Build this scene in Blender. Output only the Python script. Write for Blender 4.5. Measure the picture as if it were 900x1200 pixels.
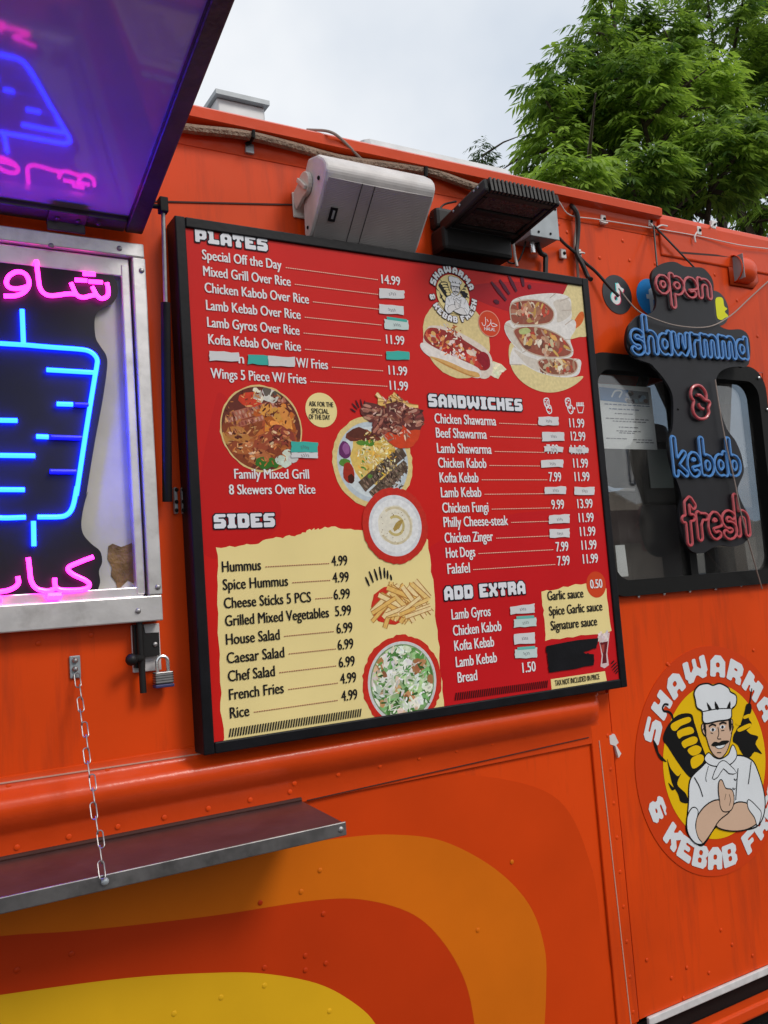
import bpy, bmesh, math, random
import numpy as np
from mathutils import Vector, Matrix
from mathutils.geometry import tessellate_polygon

# ------------------------------------------------------------------ scene, camera, light
for o in list(bpy.data.objects):
    bpy.data.objects.remove(o)
S = bpy.context.scene
C = S.collection
R = math.radians
random.seed(7)

FPX = 1050.0                       # focal length in pixels of a 900 x 1200 picture
YAW, PITCH, ROLL = 0.536955745, 0.0887069004, -0.0739183582
CAM = Vector((0, -2.07, 1.65))
cd = bpy.data.cameras.new('camera'); cam = bpy.data.objects.new('camera', cd); C.objects.link(cam)
fw = Vector((math.sin(YAW) * math.cos(PITCH), math.cos(YAW) * math.cos(PITCH), math.sin(PITCH)))
r0 = Vector((math.cos(YAW), -math.sin(YAW), 0)); u0 = r0.cross(fw)
RT = r0 * math.cos(ROLL) + u0 * math.sin(ROLL)
UP = u0 * math.cos(ROLL) - r0 * math.sin(ROLL)
m = Matrix((RT, UP, -fw)).transposed().to_4x4(); m.translation = CAM
cam.matrix_world = m
cd.sensor_fit = 'VERTICAL'; cd.sensor_height = 36; cd.lens = 36 * FPX / 1200
cd.clip_start = 0.02; cd.clip_end = 3000
S.camera = cam
S.render.resolution_x, S.render.resolution_y = 768, 1024

def ray(px, py):
    return fw + RT * ((px - 450) / FPX) - UP * ((py - 600) / FPX)
def P(px, py, Y=0.0):
    """the point at depth Y that the pixel (px, py) of the 900 x 1200 photograph looks at"""
    d = ray(px, py)
    return CAM + d * ((Y - CAM.y) / d.y)

sun_dir = Vector((.38, -.62, .69)).normalized()             # towards the bright part of the overcast
SUN_EL = math.asin(sun_dir.z); SUN_AZ = math.atan2(sun_dir.x, sun_dir.y)
w = bpy.data.worlds.new('World'); S.world = w; w.use_nodes = True
nt = w.node_tree; N = nt.nodes; L = nt.links
bg = N['Background']; bg.inputs['Strength'].default_value = 0.1
sky = N.new('ShaderNodeTexSky'); sky.sky_type = 'NISHITA'; sky.sun_disc = False
sky.sun_elevation = SUN_EL; sky.sun_rotation = SUN_AZ; sky.air_density = 1.0; sky.dust_density = 2.0
tc = N.new('ShaderNodeTexCoord')
nz = N.new('ShaderNodeTexNoise'); nz.inputs['Scale'].default_value = 2.2; nz.inputs['Detail'].default_value = 5
nz.inputs['Roughness'].default_value = .5
L.new(tc.outputs['Generated'], nz.inputs['Vector'])
rp = N.new('ShaderNodeValToRGB')
rp.color_ramp.elements[0].position = .36; rp.color_ramp.elements[0].color = (6.2, 6.8, 7.6, 1)
rp.color_ramp.elements[1].position = .66; rp.color_ramp.elements[1].color = (9.3, 9.4, 9.5, 1)
L.new(nz.outputs['Fac'], rp.inputs['Fac'])
mx = N.new('ShaderNodeMix'); mx.data_type = 'RGBA'; mx.inputs['Factor'].default_value = .92
L.new(sky.outputs['Color'], mx.inputs['A']); L.new(rp.outputs['Color'], mx.inputs['B'])
L.new(mx.outputs['Result'], bg.inputs['Color'])

sl = bpy.data.lights.new('sun', 'SUN'); sl.energy = 1.5; sl.angle = R(18); sl.color = (1, .94, .86)
so = bpy.data.objects.new('sun', sl); C.objects.link(so)
so.rotation_euler = (-sun_dir).to_track_quat('-Z', 'Y').to_euler()
so.location = (3, -6, 8)

S.render.engine = 'CYCLES'
V = S.view_settings
V.view_transform = 'Standard'; V.look = 'None'; V.exposure = 0.18; V.gamma = 1; V.use_curve_mapping = False

# ------------------------------------------------------------------ materials
def mat(name, col, rough=.5, metal=0., coat=0., var=0., vscale=8., bump=0., bscale=30., spec=.5, streak=0., dirt=None, dirt_amt=0., emit=None, estr=0.):
    m_ = bpy.data.materials.new(name); m_.use_nodes = True
    t = m_.node_tree; n = t.nodes; l = t.links; b = n['Principled BSDF']
    b.inputs['Roughness'].default_value = rough; b.inputs['Metallic'].default_value = metal
    b.inputs['Coat Weight'].default_value = coat; b.inputs['Coat Roughness'].default_value = .12
    b.inputs['Specular IOR Level'].default_value = spec
    b.inputs['Base Color'].default_value = (*col, 1)
    co = n.new('ShaderNodeTexCoord')
    src = None
    if col == 'attr':
        pass
    if var:
        q = n.new('ShaderNodeTexNoise'); q.inputs['Scale'].default_value = vscale; q.inputs['Detail'].default_value = 6
        l.new(co.outputs['Object'], q.inputs['Vector'])
        mp = n.new('ShaderNodeMapRange'); mp.inputs['From Min'].default_value = .3; mp.inputs['From Max'].default_value = .7
        mp.inputs['To Min'].default_value = 1 - var; mp.inputs['To Max'].default_value = 1 + var
        l.new(q.outputs['Fac'], mp.inputs['Value'])
        h = n.new('ShaderNodeHueSaturation'); h.inputs['Color'].default_value = (*col, 1)
        l.new(mp.outputs['Result'], h.inputs['Value']); src = h.outputs['Color']
    if dirt:
        q = n.new('ShaderNodeTexNoise'); q.inputs['Scale'].default_value = 5; q.inputs['Detail'].default_value = 9
        q.inputs['Roughness'].default_value = .65
        mpv = n.new('ShaderNodeMapping'); mpv.inputs['Scale'].default_value = (3.2, 3.2, .35 if streak else 3.2)
        l.new(co.outputs['Object'], mpv.inputs['Vector']); l.new(mpv.outputs['Vector'], q.inputs['Vector'])
        mp = n.new('ShaderNodeMapRange'); mp.inputs['From Min'].default_value = .52; mp.inputs['From Max'].default_value = .8
        mp.inputs['To Max'].default_value = dirt_amt
        l.new(q.outputs['Fac'], mp.inputs['Value'])
        x = n.new('ShaderNodeMix'); x.data_type = 'RGBA'; x.inputs['B'].default_value = (*dirt, 1)
        x.inputs['A'].default_value = (*col, 1)
        if src: l.new(src, x.inputs['A'])
        l.new(mp.outputs['Result'], x.inputs['Factor']); src = x.outputs['Result']
    if src: l.new(src, b.inputs['Base Color'])
    if bump:
        q = n.new('ShaderNodeTexNoise'); q.inputs['Scale'].default_value = bscale; q.inputs['Detail'].default_value = 3
        l.new(co.outputs['Object'], q.inputs['Vector'])
        bp = n.new('ShaderNodeBump'); bp.inputs['Strength'].default_value = bump; bp.inputs['Distance'].default_value = .02
        l.new(q.outputs['Fac'], bp.inputs['Height']); l.new(bp.outputs['Normal'], b.inputs['Normal'])
        l.new(bp.outputs['Normal'], b.inputs['Coat Normal'])
    if emit:
        b.inputs['Emission Color'].default_value = (*emit, 1); b.inputs['Emission Strength'].default_value = estr
    return m_

def attr_mat(name, rough, coat, noise=0., nscale=120., spec=.5):
    m_ = bpy.data.materials.new(name); m_.use_nodes = True
    t = m_.node_tree; n = t.nodes; l = t.links; b = n['Principled BSDF']
    b.inputs['Roughness'].default_value = rough; b.inputs['Coat Weight'].default_value = coat
    b.inputs['Coat Roughness'].default_value = .1; b.inputs['Specular IOR Level'].default_value = spec
    a = n.new('ShaderNodeAttribute'); a.attribute_name = 'Col'
    src = a.outputs['Color']
    if noise:
        co = n.new('ShaderNodeTexCoord'); q = n.new('ShaderNodeTexNoise')
        q.inputs['Scale'].default_value = nscale; q.inputs['Detail'].default_value = 4
        l.new(co.outputs['Object'], q.inputs['Vector'])
        mp = n.new('ShaderNodeMapRange'); mp.inputs['From Min'].default_value = .3; mp.inputs['From Max'].default_value = .7
        mp.inputs['To Min'].default_value = 1 - noise; mp.inputs['To Max'].default_value = 1 + noise
        l.new(q.outputs['Fac'], mp.inputs['Value'])
        h = n.new('ShaderNodeHueSaturation'); l.new(src, h.inputs['Color']); l.new(mp.outputs['Result'], h.inputs['Value'])
        src = h.outputs['Color']
    l.new(src, b.inputs['Base Color'])
    return m_

ORANGE = (.68, .060, .005)
M = dict(
    body=mat('orange_paint', ORANGE, .36, coat=.10, spec=.13, var=.10, vscale=2.2, bump=.16, bscale=3, dirt=(.31, .034, .012), dirt_amt=.7, streak=1),
    body2=mat('orange_trim_paint', (.66, .058, .005), .32, coat=.15, spec=.25, var=.08, vscale=5, bump=.06, bscale=25),
    stripe=attr_mat('graphic_film', .38, .04, .07, 3.5, spec=.14),
    seam=mat('dark_seam', (.05, .012, .008), .8),
    palesm=mat('pale_sealant', (.55, .30, .22), .6),
    black=mat('black_frame', (.006, .006, .008), .45, spec=.18, var=.3, vscale=20, bump=.03, bscale=80),
    blackm=mat('black_casting', (.010, .009, .009), .5, spec=.3, var=.3, vscale=30),
    plate=mat('black_acrylic', (.009, .009, .012), .4, spec=.3, var=.3, vscale=7, bump=.01),
    rubber=mat('black_rubber', (.006, .006, .006), .6, spec=.18, bump=.05),
    prn=attr_mat('printed_vinyl', .30, .03, .04, 6, spec=.14),
    food=attr_mat('printed_picture', .30, .03, .10, 110, spec=.14),
    alu=mat('aluminium', (.66, .64, .63), .38, .7, var=.14, vscale=14, bump=.03, bscale=40, dirt=(.22, .2, .18), dirt_amt=.5),
    steel=mat('zinc_steel', (.36, .35, .35), .4, .85, var=.15, vscale=60),
    bright=mat('bright_metal', (.75, .75, .75), .25, .9),
    galv=mat('grey_box_metal', (.30, .33, .35), .5, .3, var=.12, vscale=25),
    backb=mat('dirty_white_board', (.52, .50, .46), .65, var=.14, vscale=7, bump=.15, bscale=8, dirt=(.30, .25, .19), dirt_amt=.65, streak=1),
    tear=mat('torn_brown_board', (.20, .115, .045), .85, var=.45, vscale=30, bump=.6, bscale=40),
    hatch=mat('hatch_inner_sheet', (.35, .23, .37), .05, coat=.12, spec=.55, var=.10, vscale=3),  # purple tint in the base colour adds to the neon's violet light
    hframe=mat('hatch_frame_paint', (.035, .022, .03), .35, var=.4, vscale=12, bump=.1, bscale=50),
    shelf=mat('shelf_sheet', (.10, .055, .055), .3, .35, var=.2, vscale=10, bump=.05, bscale=15, dirt=(.2, .14, .13), dirt_amt=.3),
    edge=mat('shelf_edge_metal', (.26, .25, .25), .34, .85, var=.25, vscale=25, dirt=(.05, .05, .05), dirt_amt=.7),
    grey=mat('speaker_shell', (.58, .55, .54), .5, 0, var=.15, vscale=18, bump=.04, bscale=50, dirt=(.62, .64, .66), dirt_amt=.6),
    cream=mat('cream_plastic', (.62, .58, .53), .5, var=.08, vscale=30),
    tubeb=mat('blue_neon_tube', (.02, .2, .8), .3, emit=(.0018, .015, 1), estr=50.0),
    tubed=mat('dim_blue_neon_tube', (.02, .03, .6), .3, emit=(.005, .004, 1), estr=1.4),
    tubep=mat('pink_neon_tube', (.8, .05, .5), .3, emit=(1, .018, .50), estr=8.5),
    offblue=mat('unlit_blue_tube', (.05, .22, .55), .3, coat=.3),
    offred=mat('unlit_red_tube', (.50, .07, .085), .3, coat=.3),
    conduit=mat('brown_conduit', (.24, .16, .11), .6, var=.25, vscale=60, bump=.5, bscale=120),
    wire=mat('black_wire', (.012, .012, .012), .5),
    twine=mat('grey_wire', (.28, .22, .19), .6),
    tie=mat('white_plastic', (.68, .64, .62), .5, var=.1),
    paper=attr_mat('printed_paper', .75, 0),
    roofm=mat('roof_unit_metal', (.50, .51, .52), .5, .2, var=.12, vscale=12),
    dark=mat('dark_interior', (.018, .018, .02), .8),
    seat=mat('dark_seat_vinyl', (.03, .03, .034), .55, var=.2),
    panelg=mat('grey_interior_trim', (.16, .17, .17), .7, var=.15),
    white=mat('white_trim', (.60, .58, .58), .5, var=.12, vscale=30),
    tyre=mat('tyre_rubber', (.02, .02, .02), .8, bump=.1),
    asphalt=mat('asphalt', (.055, .054, .052), .9, var=.25, vscale=3, bump=.3, bscale=120),
    hill=mat('dry_hillside', (.36, .28, .21), .95, var=.35, vscale=.02),
    stucco=mat('tan_stucco', (.42, .34, .27), .9, var=.1),
    fascia=mat('dark_red_fascia', (.12, .03, .03), .6),
    glassd=mat('dark_shop_glass', (.02, .025, .03), .1),
    bark=mat('bark', (.07, .05, .035), .9, var=.3, vscale=20, bump=.6, bscale=30),
)
# led lens of the floodlight
M['lens'] = mat('led_lens_plate', (.045, .026, .026), .35, var=.4, vscale=90, bump=.6, bscale=90)
# perforated speaker grille
def grille():
    m_ = mat('speaker_grille', (.31, .29, .285), .55, .0, var=.2, vscale=6)
    t = m_.node_tree; n = t.nodes; l = t.links; b = n['Principled BSDF']
    co = n.new('ShaderNodeTexCoord'); v = n.new('ShaderNodeTexVoronoi'); v.inputs['Scale'].default_value = 330
    v.inputs['Randomness'].default_value = .0
    l.new(co.outputs['Object'], v.inputs['Vector'])
    bp = n.new('ShaderNodeBump'); bp.inputs['Strength'].default_value = .5; bp.inputs['Distance'].default_value = .002
    l.new(v.outputs['Distance'], bp.inputs['Height']); l.new(bp.outputs['Normal'], b.inputs['Normal'])
    return m_
M['grille'] = grille()
# window glass: clear sheet with a fresnel reflection
def glass(nm, tint, refl):
    m_ = bpy.data.materials.new(nm); m_.use_nodes = True
    t = m_.node_tree; n = t.nodes; l = t.links
    n.remove(n['Principled BSDF'])
    a = n.new('ShaderNodeBsdfTransparent'); a.inputs['Color'].default_value = (*tint, 1)
    b = n.new('ShaderNodeBsdfGlossy'); b.inputs['Roughness'].default_value = .015
    lw = n.new('ShaderNodeLayerWeight'); lw.inputs['Blend'].default_value = .5
    pw = n.new('ShaderNodeMath'); pw.operation = 'POWER'; pw.inputs[1].default_value = 4.0; l.new(lw.outputs['Facing'], pw.inputs[0])
    f = n.new('ShaderNodeMapRange'); f.inputs['To Min'].default_value = refl; f.inputs['To Max'].default_value = .8; l.new(pw.outputs[0], f.inputs['Value'])
    co = n.new('ShaderNodeTexCoord'); q = n.new('ShaderNodeTexNoise'); q.inputs['Scale'].default_value = 5; q.inputs['Detail'].default_value = 8; q.inputs['Roughness'].default_value = .7
    l.new(co.outputs['Object'], q.inputs['Vector'])
    dm = n.new('ShaderNodeMapRange'); dm.inputs['From Min'].default_value = .38; dm.inputs['From Max'].default_value = .75; dm.inputs['To Min'].default_value = .015; dm.inputs['To Max'].default_value = .10; l.new(q.outputs['Fac'], dm.inputs['Value'])
    du = n.new('ShaderNodeBsdfDiffuse'); du.inputs['Color'].default_value = (.42, .40, .37, 1)
    y = n.new('ShaderNodeMixShader'); l.new(dm.outputs['Result'], y.inputs[0]); l.new(a.outputs[0], y.inputs[1]); l.new(du.outputs[0], y.inputs[2]); a = y
    x = n.new('ShaderNodeMixShader'); l.new(f.outputs[0], x.inputs[0]); l.new(a.outputs[0], x.inputs[1]); l.new(b.outputs[0], x.inputs[2])
    l.new(x.outputs[0], n['Material Output'].inputs['Surface'])
    return m_
M['glass'] = glass('window_glass', (.93, .94, .94), .075)
M['wglass'] = glass('tinted_windscreen_glass', (.50, .55, .60), .06)
def leafmat(name, c0, c1):
    m_ = bpy.data.materials.new(name); m_.use_nodes = True
    t = m_.node_tree; n = t.nodes; l = t.links; b = n['Principled BSDF']
    a = n.new('ShaderNodeAttribute'); a.attribute_name = 'Col'
    x = n.new('ShaderNodeMix'); x.data_type = 'RGBA'; x.inputs['A'].default_value = (*c0, 1); x.inputs['B'].default_value = (*c1, 1)
    l.new(a.outputs['Fac'], x.inputs['Factor']); l.new(x.outputs['Result'], b.inputs['Base Color'])
    b.inputs['Roughness'].default_value = .5
    tr = n.new('ShaderNodeBsdfTranslucent'); l.new(x.outputs['Result'], tr.inputs['Color'])
    ms = n.new('ShaderNodeMixShader'); ms.inputs[0].default_value = .5
    l.new(b.outputs[0], ms.inputs[1]); l.new(tr.outputs[0], ms.inputs[2]); l.new(ms.outputs[0], n['Material Output'].inputs['Surface'])
    return m_
M['leaf'] = leafmat('leaves', (.06, .14, .022), (.42, .62, .07))
M['leaf2'] = leafmat('dark_leaves', (.022, .05, .012), (.07, .14, .025))

# ------------------------------------------------------------------ builders
BASE = {}
def link(o, parent, world):
    C.objects.link(o)
    if parent:
        o.parent = parent
        o.location = world - BASE[parent.name]
    else:
        o.location = world
    BASE[o.name] = world.copy()
    return o
def tag(o, label=None, cat=None, group=None, kind=None):
    if label: o['label'] = label
    if cat: o['category'] = cat
    if group: o['group'] = group
    if kind: o['kind'] = kind
    return o
def thing(name, label, cat, loc, group=None):
    o = bpy.data.objects.new(name, None); o.empty_display_size = .1
    link(o, None, Vector(loc))
    return tag(o, label, cat, group)

class MB:
    def __init__(s): s.v = []; s.f = []; s.c = []; s.h = 0.0
    def add(s, vs, fs, col=(1, 1, 1)):
        b = len(s.v); s.v += [Vector(q) for q in vs]; s.c += [col] * len(vs)
        s.f += [tuple(b + i for i in q) for q in fs]; return s
    def obox(s, c, a, b, d, col=(1, 1, 1)):          # centre and three half axes
        c = Vector(c); a = Vector(a); b = Vector(b); d = Vector(d)
        vs = [c + a * i + b * j + d * k for i in (-1, 1) for j in (-1, 1) for k in (-1, 1)]
        fs = [(0, 1, 3, 2), (4, 6, 7, 5), (0, 4, 5, 1), (2, 3, 7, 6), (0, 2, 6, 4), (1, 5, 7, 3)]
        return s.add(vs, fs, col)
    def box(s, x0, x1, y0, y1, z0, z1, col=(1, 1, 1)):
        return s.obox(((x0 + x1) / 2, (y0 + y1) / 2, (z0 + z1) / 2), ((x1 - x0) / 2, 0, 0), (0, (y1 - y0) / 2, 0), (0, 0, (z1 - z0) / 2), col)
    def tube(s, pts, r, n=8, closed=False, cap=True):
        pts = [Vector(p) for p in pts]; k = len(pts); b = len(s.v)
        if k < 2: return s
        prev = None; rings = []
        for i, p in enumerate(pts):
            if closed: t = pts[(i + 1) % k] - pts[i - 1]
            else: t = pts[min(i + 1, k - 1)] - pts[max(i - 1, 0)]
            if t.length < 1e-9: t = Vector((0, 0, 1))
            t.normalize()
            if prev is None:
                a = t.cross(Vector((0, 1, 0)));
                if a.length < .05: a = t.cross(Vector((1, 0, 0)))
            else: a = prev - t * prev.dot(t)
            a.normalize(); prev = a; e = t.cross(a)
            rr = r[i] if isinstance(r, (list, tuple)) else r
            rings.append([p + (a * math.cos(2 * math.pi * j / n) + e * math.sin(2 * math.pi * j / n)) * rr for j in range(n)])
        vs = [q for g_ in rings for q in g_]; fs = []
        for i in range(k if closed else k - 1):
            i2 = (i + 1) % k
            for j in range(n):
                fs.append((i * n + j, i * n + (j + 1) % n, i2 * n + (j + 1) % n, i2 * n + j))
        if not closed and cap:
            fs.append(tuple(range(n - 1, -1, -1))); fs.append(tuple((k - 1) * n + j for j in range(n)))
        return s.add(vs, fs)
    def dome(s, c, r, h, nrm=(0, -1, 0), n=10):
        c = Vector(c); nrm = Vector(nrm).normalized(); a = nrm.orthogonal().normalized(); e = nrm.cross(a)
        vs = []; fs = []
        for i in range(4):
            t = i / 4 * math.pi / 2
            for j in range(n):
                q = 2 * math.pi * j / n
                vs.append(c + (a * math.cos(q) + e * math.sin(q)) * r * math.cos(t) + nrm * h * math.sin(t))
        vs.append(c + nrm * h)
        for i in range(3):
            for j in range(n): fs.append((i * n + j, i * n + (j + 1) % n, (i + 1) * n + (j + 1) % n, (i + 1) * n + j))
        for j in range(n): fs.append((3 * n + j, 3 * n + (j + 1) % n, 4 * n))
        return s.add(vs, fs)
    # flat artwork in the plane y = Y: loops of (x, z)
    def flat(s, loops, Y, col=(1, 1, 1), step=2e-6):
        Y = Y - s.h; s.h += step
        L3 = [[Vector((p[0], p[1], 0)) for p in lp] for lp in loops]
        tris = tessellate_polygon(L3)
        flatp = [p for lp in L3 for p in lp]
        vs = [(p.x, Y, p.y) for p in flatp]
        fs = []
        for t in tris:
            a, b_, c = (flatp[i] for i in t)
            ar = (b_ - a).cross(c - a).z
            if abs(ar) < 1e-12: continue
            fs.append(tuple(t) if ar > 0 else (t[0], t[2], t[1]))
        return s.add(vs, fs, col)
    def slab(s, loops, Y0, Y1):                      # a plate with thickness, front at Y0 (nearer), back at Y1
        h = s.h; s.h = 0
        s.flat(loops, Y0, step=0); s.flat(loops, Y1, step=0); s.h = h
        for lp in loops:
            k = len(lp); vs = [(p[0], Y0, p[1]) for p in lp] + [(p[0], Y1, p[1]) for p in lp]
            s.add(vs, [(i, (i + 1) % k, k + (i + 1) % k, k + i) for i in range(k)])
        return s
    def build(s, name, material, parent=None, smooth=False, bevel=0, at=None, recalc=True):
        world = Vector(at) if at is not None else (BASE[parent.name] if parent else Vector((0, 0, 0)))
        me = bpy.data.meshes.new(name)
        me.from_pydata([v - world for v in s.v], [], s.f)
        ca = me.color_attributes.new('Col', 'FLOAT_COLOR', 'POINT')
        ca.data.foreach_set('color', [x for c in s.c for x in (*c, 1.0)])
        if recalc and not (s.h > 0):
            bm = bmesh.new(); bm.from_mesh(me); bmesh.ops.recalc_face_normals(bm, faces=bm.faces); bm.to_mesh(me); bm.free()
        if smooth:
            me.polygons.foreach_set('use_smooth', [True] * len(me.polygons))
            me.set_sharp_from_angle(angle=R(40))
        me.materials.append(material); me.update()
        o = bpy.data.objects.new(name, me); link(o, parent, world)
        if bevel:
            b = o.modifiers.new('bevel', 'BEVEL'); b.width = bevel; b.segments = 2; b.limit_method = 'ANGLE'
        return o

def smoothpts(pts, n=6, closed=False):               # Catmull-Rom through tuples
    k = len(pts); out = []
    pts = [Vector(p) for p in pts]
    rng = range(k) if closed else range(k - 1)
    for i in rng:
        p0 = pts[(i - 1) % k] if closed or i > 0 else pts[0] * 2 - pts[1]
        p1 = pts[i]; p2 = pts[(i + 1) % k]
        p3 = pts[(i + 2) % k] if closed or i + 2 < k else p2 * 2 - p1
        for j in range(n):
            t = j / n
            out.append(.5 * ((2 * p1) + (p2 - p0) * t + (2 * p0 - 5 * p1 + 4 * p2 - p3) * t * t + (3 * p1 - p0 - 3 * p2 + p3) * t ** 3))
    if not closed: out.append(pts[-1])
    return out
def xz(p): return (p[0], p[2])
def pz(pts, Y, n=0, closed=True):                    # photo outline -> (x, z) loop on the plane y = Y
    q = [P(a, b, Y) for a, b in pts]
    q = [Vector((v.x, v.z)) for v in q]
    if n: q = smoothpts(q, n, closed)
    return [(v.x, v.y) for v in q]
def circle(cx, cz, r, n=48, a0=0, a1=2 * math.pi, jit=0.0):
    full = abs(a1 - a0 - 2 * math.pi) < 1e-6
    k = n if full else n + 1
    return [(cx + (r * (1 + random.uniform(-jit, jit))) * math.cos(a0 + (a1 - a0) * i / n), cz + (r * (1 + random.uniform(-jit, jit))) * math.sin(a0 + (a1 - a0) * i / n)) for i in range(k)]
def blob(cx, cz, rx, rz, rot=0, n=10, jit=.18):
    out = []
    for i in range(n):
        a = 2 * math.pi * i / n; k = 1 + random.uniform(-jit, jit)
        x = rx * k * math.cos(a); z = rz * k * math.sin(a)
        out.append((cx + x * math.cos(rot) - z * math.sin(rot), cz + x * math.sin(rot) + z * math.cos(rot)))
    return out
def stroke(pts, wd):                                 # a flat ribbon along (x, z) points
    pts = [Vector(p) for p in pts]; l_ = []; r_ = []
    k = len(pts)
    for i, p in enumerate(pts):
        t = (pts[min(i + 1, k - 1)] - pts[max(i - 1, 0)])
        t = t.normalized() if t.length > 0 else Vector((1, 0))
        n_ = Vector((-t.y, t.x)); q = wd[i] if isinstance(wd, (list, tuple)) else wd
        l_.append(p + n_ * q / 2); r_.append(p - n_ * q / 2)
    return [(v.x, v.y) for v in l_ + r_[::-1]]
def ring(loop, wd):                                  # outline ribbon of a closed loop as two loops
    k = len(loop); o_ = []; i_ = []
    pts = [Vector(p) for p in loop]
    ar = sum(pts[i].x * pts[(i + 1) % k].y - pts[(i + 1) % k].x * pts[i].y for i in range(k))
    sg = 1 if ar > 0 else -1
    for i in range(k):
        t = (pts[(i + 1) % k] - pts[i - 1]); t = t.normalized() if t.length > 0 else Vector((1, 0))
        n_ = Vector((t.y, -t.x)) * sg
        o_.append(tuple(pts[i] + n_ * wd / 2)); i_.append(tuple(pts[i] - n_ * wd / 2))
    return [o_, i_]

# ---- marching squares: closed iso-lines of a field sampled on a grid
def iso(F, level, x0, y0, st):
    H, W = F.shape; segs = {}
    def ip(a, b, fa, fb):
        t = (level - fa) / (fb - fa) if fb != fa else .5
        return (a[0] + (b[0] - a[0]) * t, a[1] + (b[1] - a[1]) * t)
    nxt = {}; pos = {}
    for j in range(H - 1):
        for i in range(W - 1):
            c = [F[j, i], F[j, i + 1], F[j + 1, i + 1], F[j + 1, i]]
            code = sum((1 << q) for q in range(4) if c[q] < level)
            if code in (0, 15): continue
            co = [(i, j), (i + 1, j), (i + 1, j + 1), (i, j + 1)]
            key = [('h', i, j), ('v', i + 1, j), ('h', i, j + 1), ('v', i, j)]
            ed = {}
            for q in range(4):
                a, b = q, (q + 1) % 4
                if (c[a] < level) != (c[b] < level): ed[q] = ip(co[a], co[b], c[a], c[b])
            T = {1: [(3, 0)], 2: [(0, 1)], 3: [(3, 1)], 4: [(1, 2)], 5: [(3, 0), (1, 2)], 6: [(0, 2)], 7: [(3, 2)], 8: [(2, 3)], 9: [(2, 0)], 10: [(0, 1), (2, 3)], 11: [(2, 1)], 12: [(1, 3)], 13: [(1, 0)], 14: [(0, 3)]}[code]
            for a, b in T:
                pos[key[a]] = ed[a]; pos[key[b]] = ed[b]; nxt[key[a]] = key[b]
    loops = []
    while nxt:
        k0 = next(iter(nxt)); lp = []; k = k0
        while k in nxt:
            lp.append(pos[k]); k = nxt.pop(k)
        if len(lp) > 3: loops.append([(x0 + p[0] * st, y0 + p[1] * st) for p in lp])
    return loops

# ---- chunky heading letters, drawn as small bitmaps
GL = {
'P': "#######. ######## ######## ###..### ###..### ######## #######. ###..... ###.....",
'L': "####.... ####.... .###.... .###.... .###.... .###.... .####### ######## ########",
'A': "..####.. .######. ######## ###..### ###..### ######## ######## ###..### ###..###",
'T': "######## ######## ######## ##.##.## ...##... ..####.. ..####.. ..####.. ..####..",
'E': "######## ######## ###..... ######.. ######.. ###..... ######## ######## ########",
'S': ".####### ######## ###..... #######. ######## .....### ######## ######## #######.",
'I': "###### ###### .####. .####. .####. .####. .####. ###### ######",
'D': "#######. ######## ######## ###..### ###..### ###..### ######## ######## #######.",
'N': "####.### ####.### #####.## ######## ######## ###.#### ###.#### ###..### ###..###",
'W': "###..##..### ###..##..### ###..##..### ###..##..### ###.####.### ############ ############ .####..####. .###....###.",
'C': ".####### ######## ######## ###..... ###..... ###..... ######## ######## .#######",
'H': "###..### ###..### ###..### ######## ######## ######## ###..### ###..### ###..###",
'X': "###..### ###..### ####.### .######. ..####.. .######. ###.#### ###..### ###..###",
'R': "#######. ######## ######## ###..### ######## #######. ######## ###..### ###..###",
'M': "####..#### ####..#### ########## ########## ########## ###.##.### ###.##.### ###....### ###....###",
'K': "###..### ###..### ###.#### #######. ######.. #######. ###.#### ###..### ###..###",
'B': "#######. ######## ###..### ###..### #######. ###..### ###..### ######## #######.",
'F': "######## ######## ######## ###..... ######.. ######.. ###..... ###..... ###.....",
'&': ".#####.. ######## ###..... .####### .####### ###..##. ######## ######## .######.",
}
GCACHE = {}
def glyph(ch):
    """loops of the letter and of its outline, cell size 1, height 9"""
    if ch in GCACHE: return GCACHE[ch]
    rows = GL[ch].split(); h = len(rows); wd = len(rows[0]); sub = 3; pad = 2
    B = np.zeros((h + 2 * pad, wd + 2 * pad))
    for j, r_ in enumerate(rows):
        for i, c in enumerate(r_): B[h - 1 - j + pad, i + pad] = c == '#'
    inner = iso(-B, -.5, -pad + .5, -pad + .5, 1.0)
    cells = [(i - pad + .5, j - pad + .5) for j in range(B.shape[0]) for i in range(B.shape[1]) if B[j, i]]
    gx = np.arange(-pad, wd + pad + .01, .5); gy = np.arange(-pad, h + pad + .01, .5)
    X, Yg = np.meshgrid(gx, gy); D = np.full(X.shape, 9.)
    for cx, cy in cells:
        D = np.minimum(D, np.hypot(np.maximum(abs(X - cx) - .4, 0), np.maximum(abs(Yg - cy) - .4, 0)))
    outer = iso(D, .85, gx[0], gy[0], .5)
    GCACHE[ch] = (inner, outer, wd); return GCACHE[ch]
def heading(mb, s, x0, x1, z, h, Y, col=(.74, .75, .80), ocol=(.015, .012, .02), outline=True):
    wid = sum((5 if c == ' ' else glyph(c)[2] + 1) for c in s) - 1
    sx = (x1 - x0) / wid; sz = h / 9
    for lay in ((1, 0) if outline else (0,)):
        x = x0
        for c in s:
            if c == ' ': x += 5 * sx; continue
            gi = glyph(c); lps = gi[lay]
            mb.flat([[(x + p[0] * sx, z + p[1] * sz) for p in lp] for lp in lps], Y - (0 if lay else .0006), ocol if lay else col, step=1e-6)
            x += (gi[2] + 1) * sx
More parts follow.
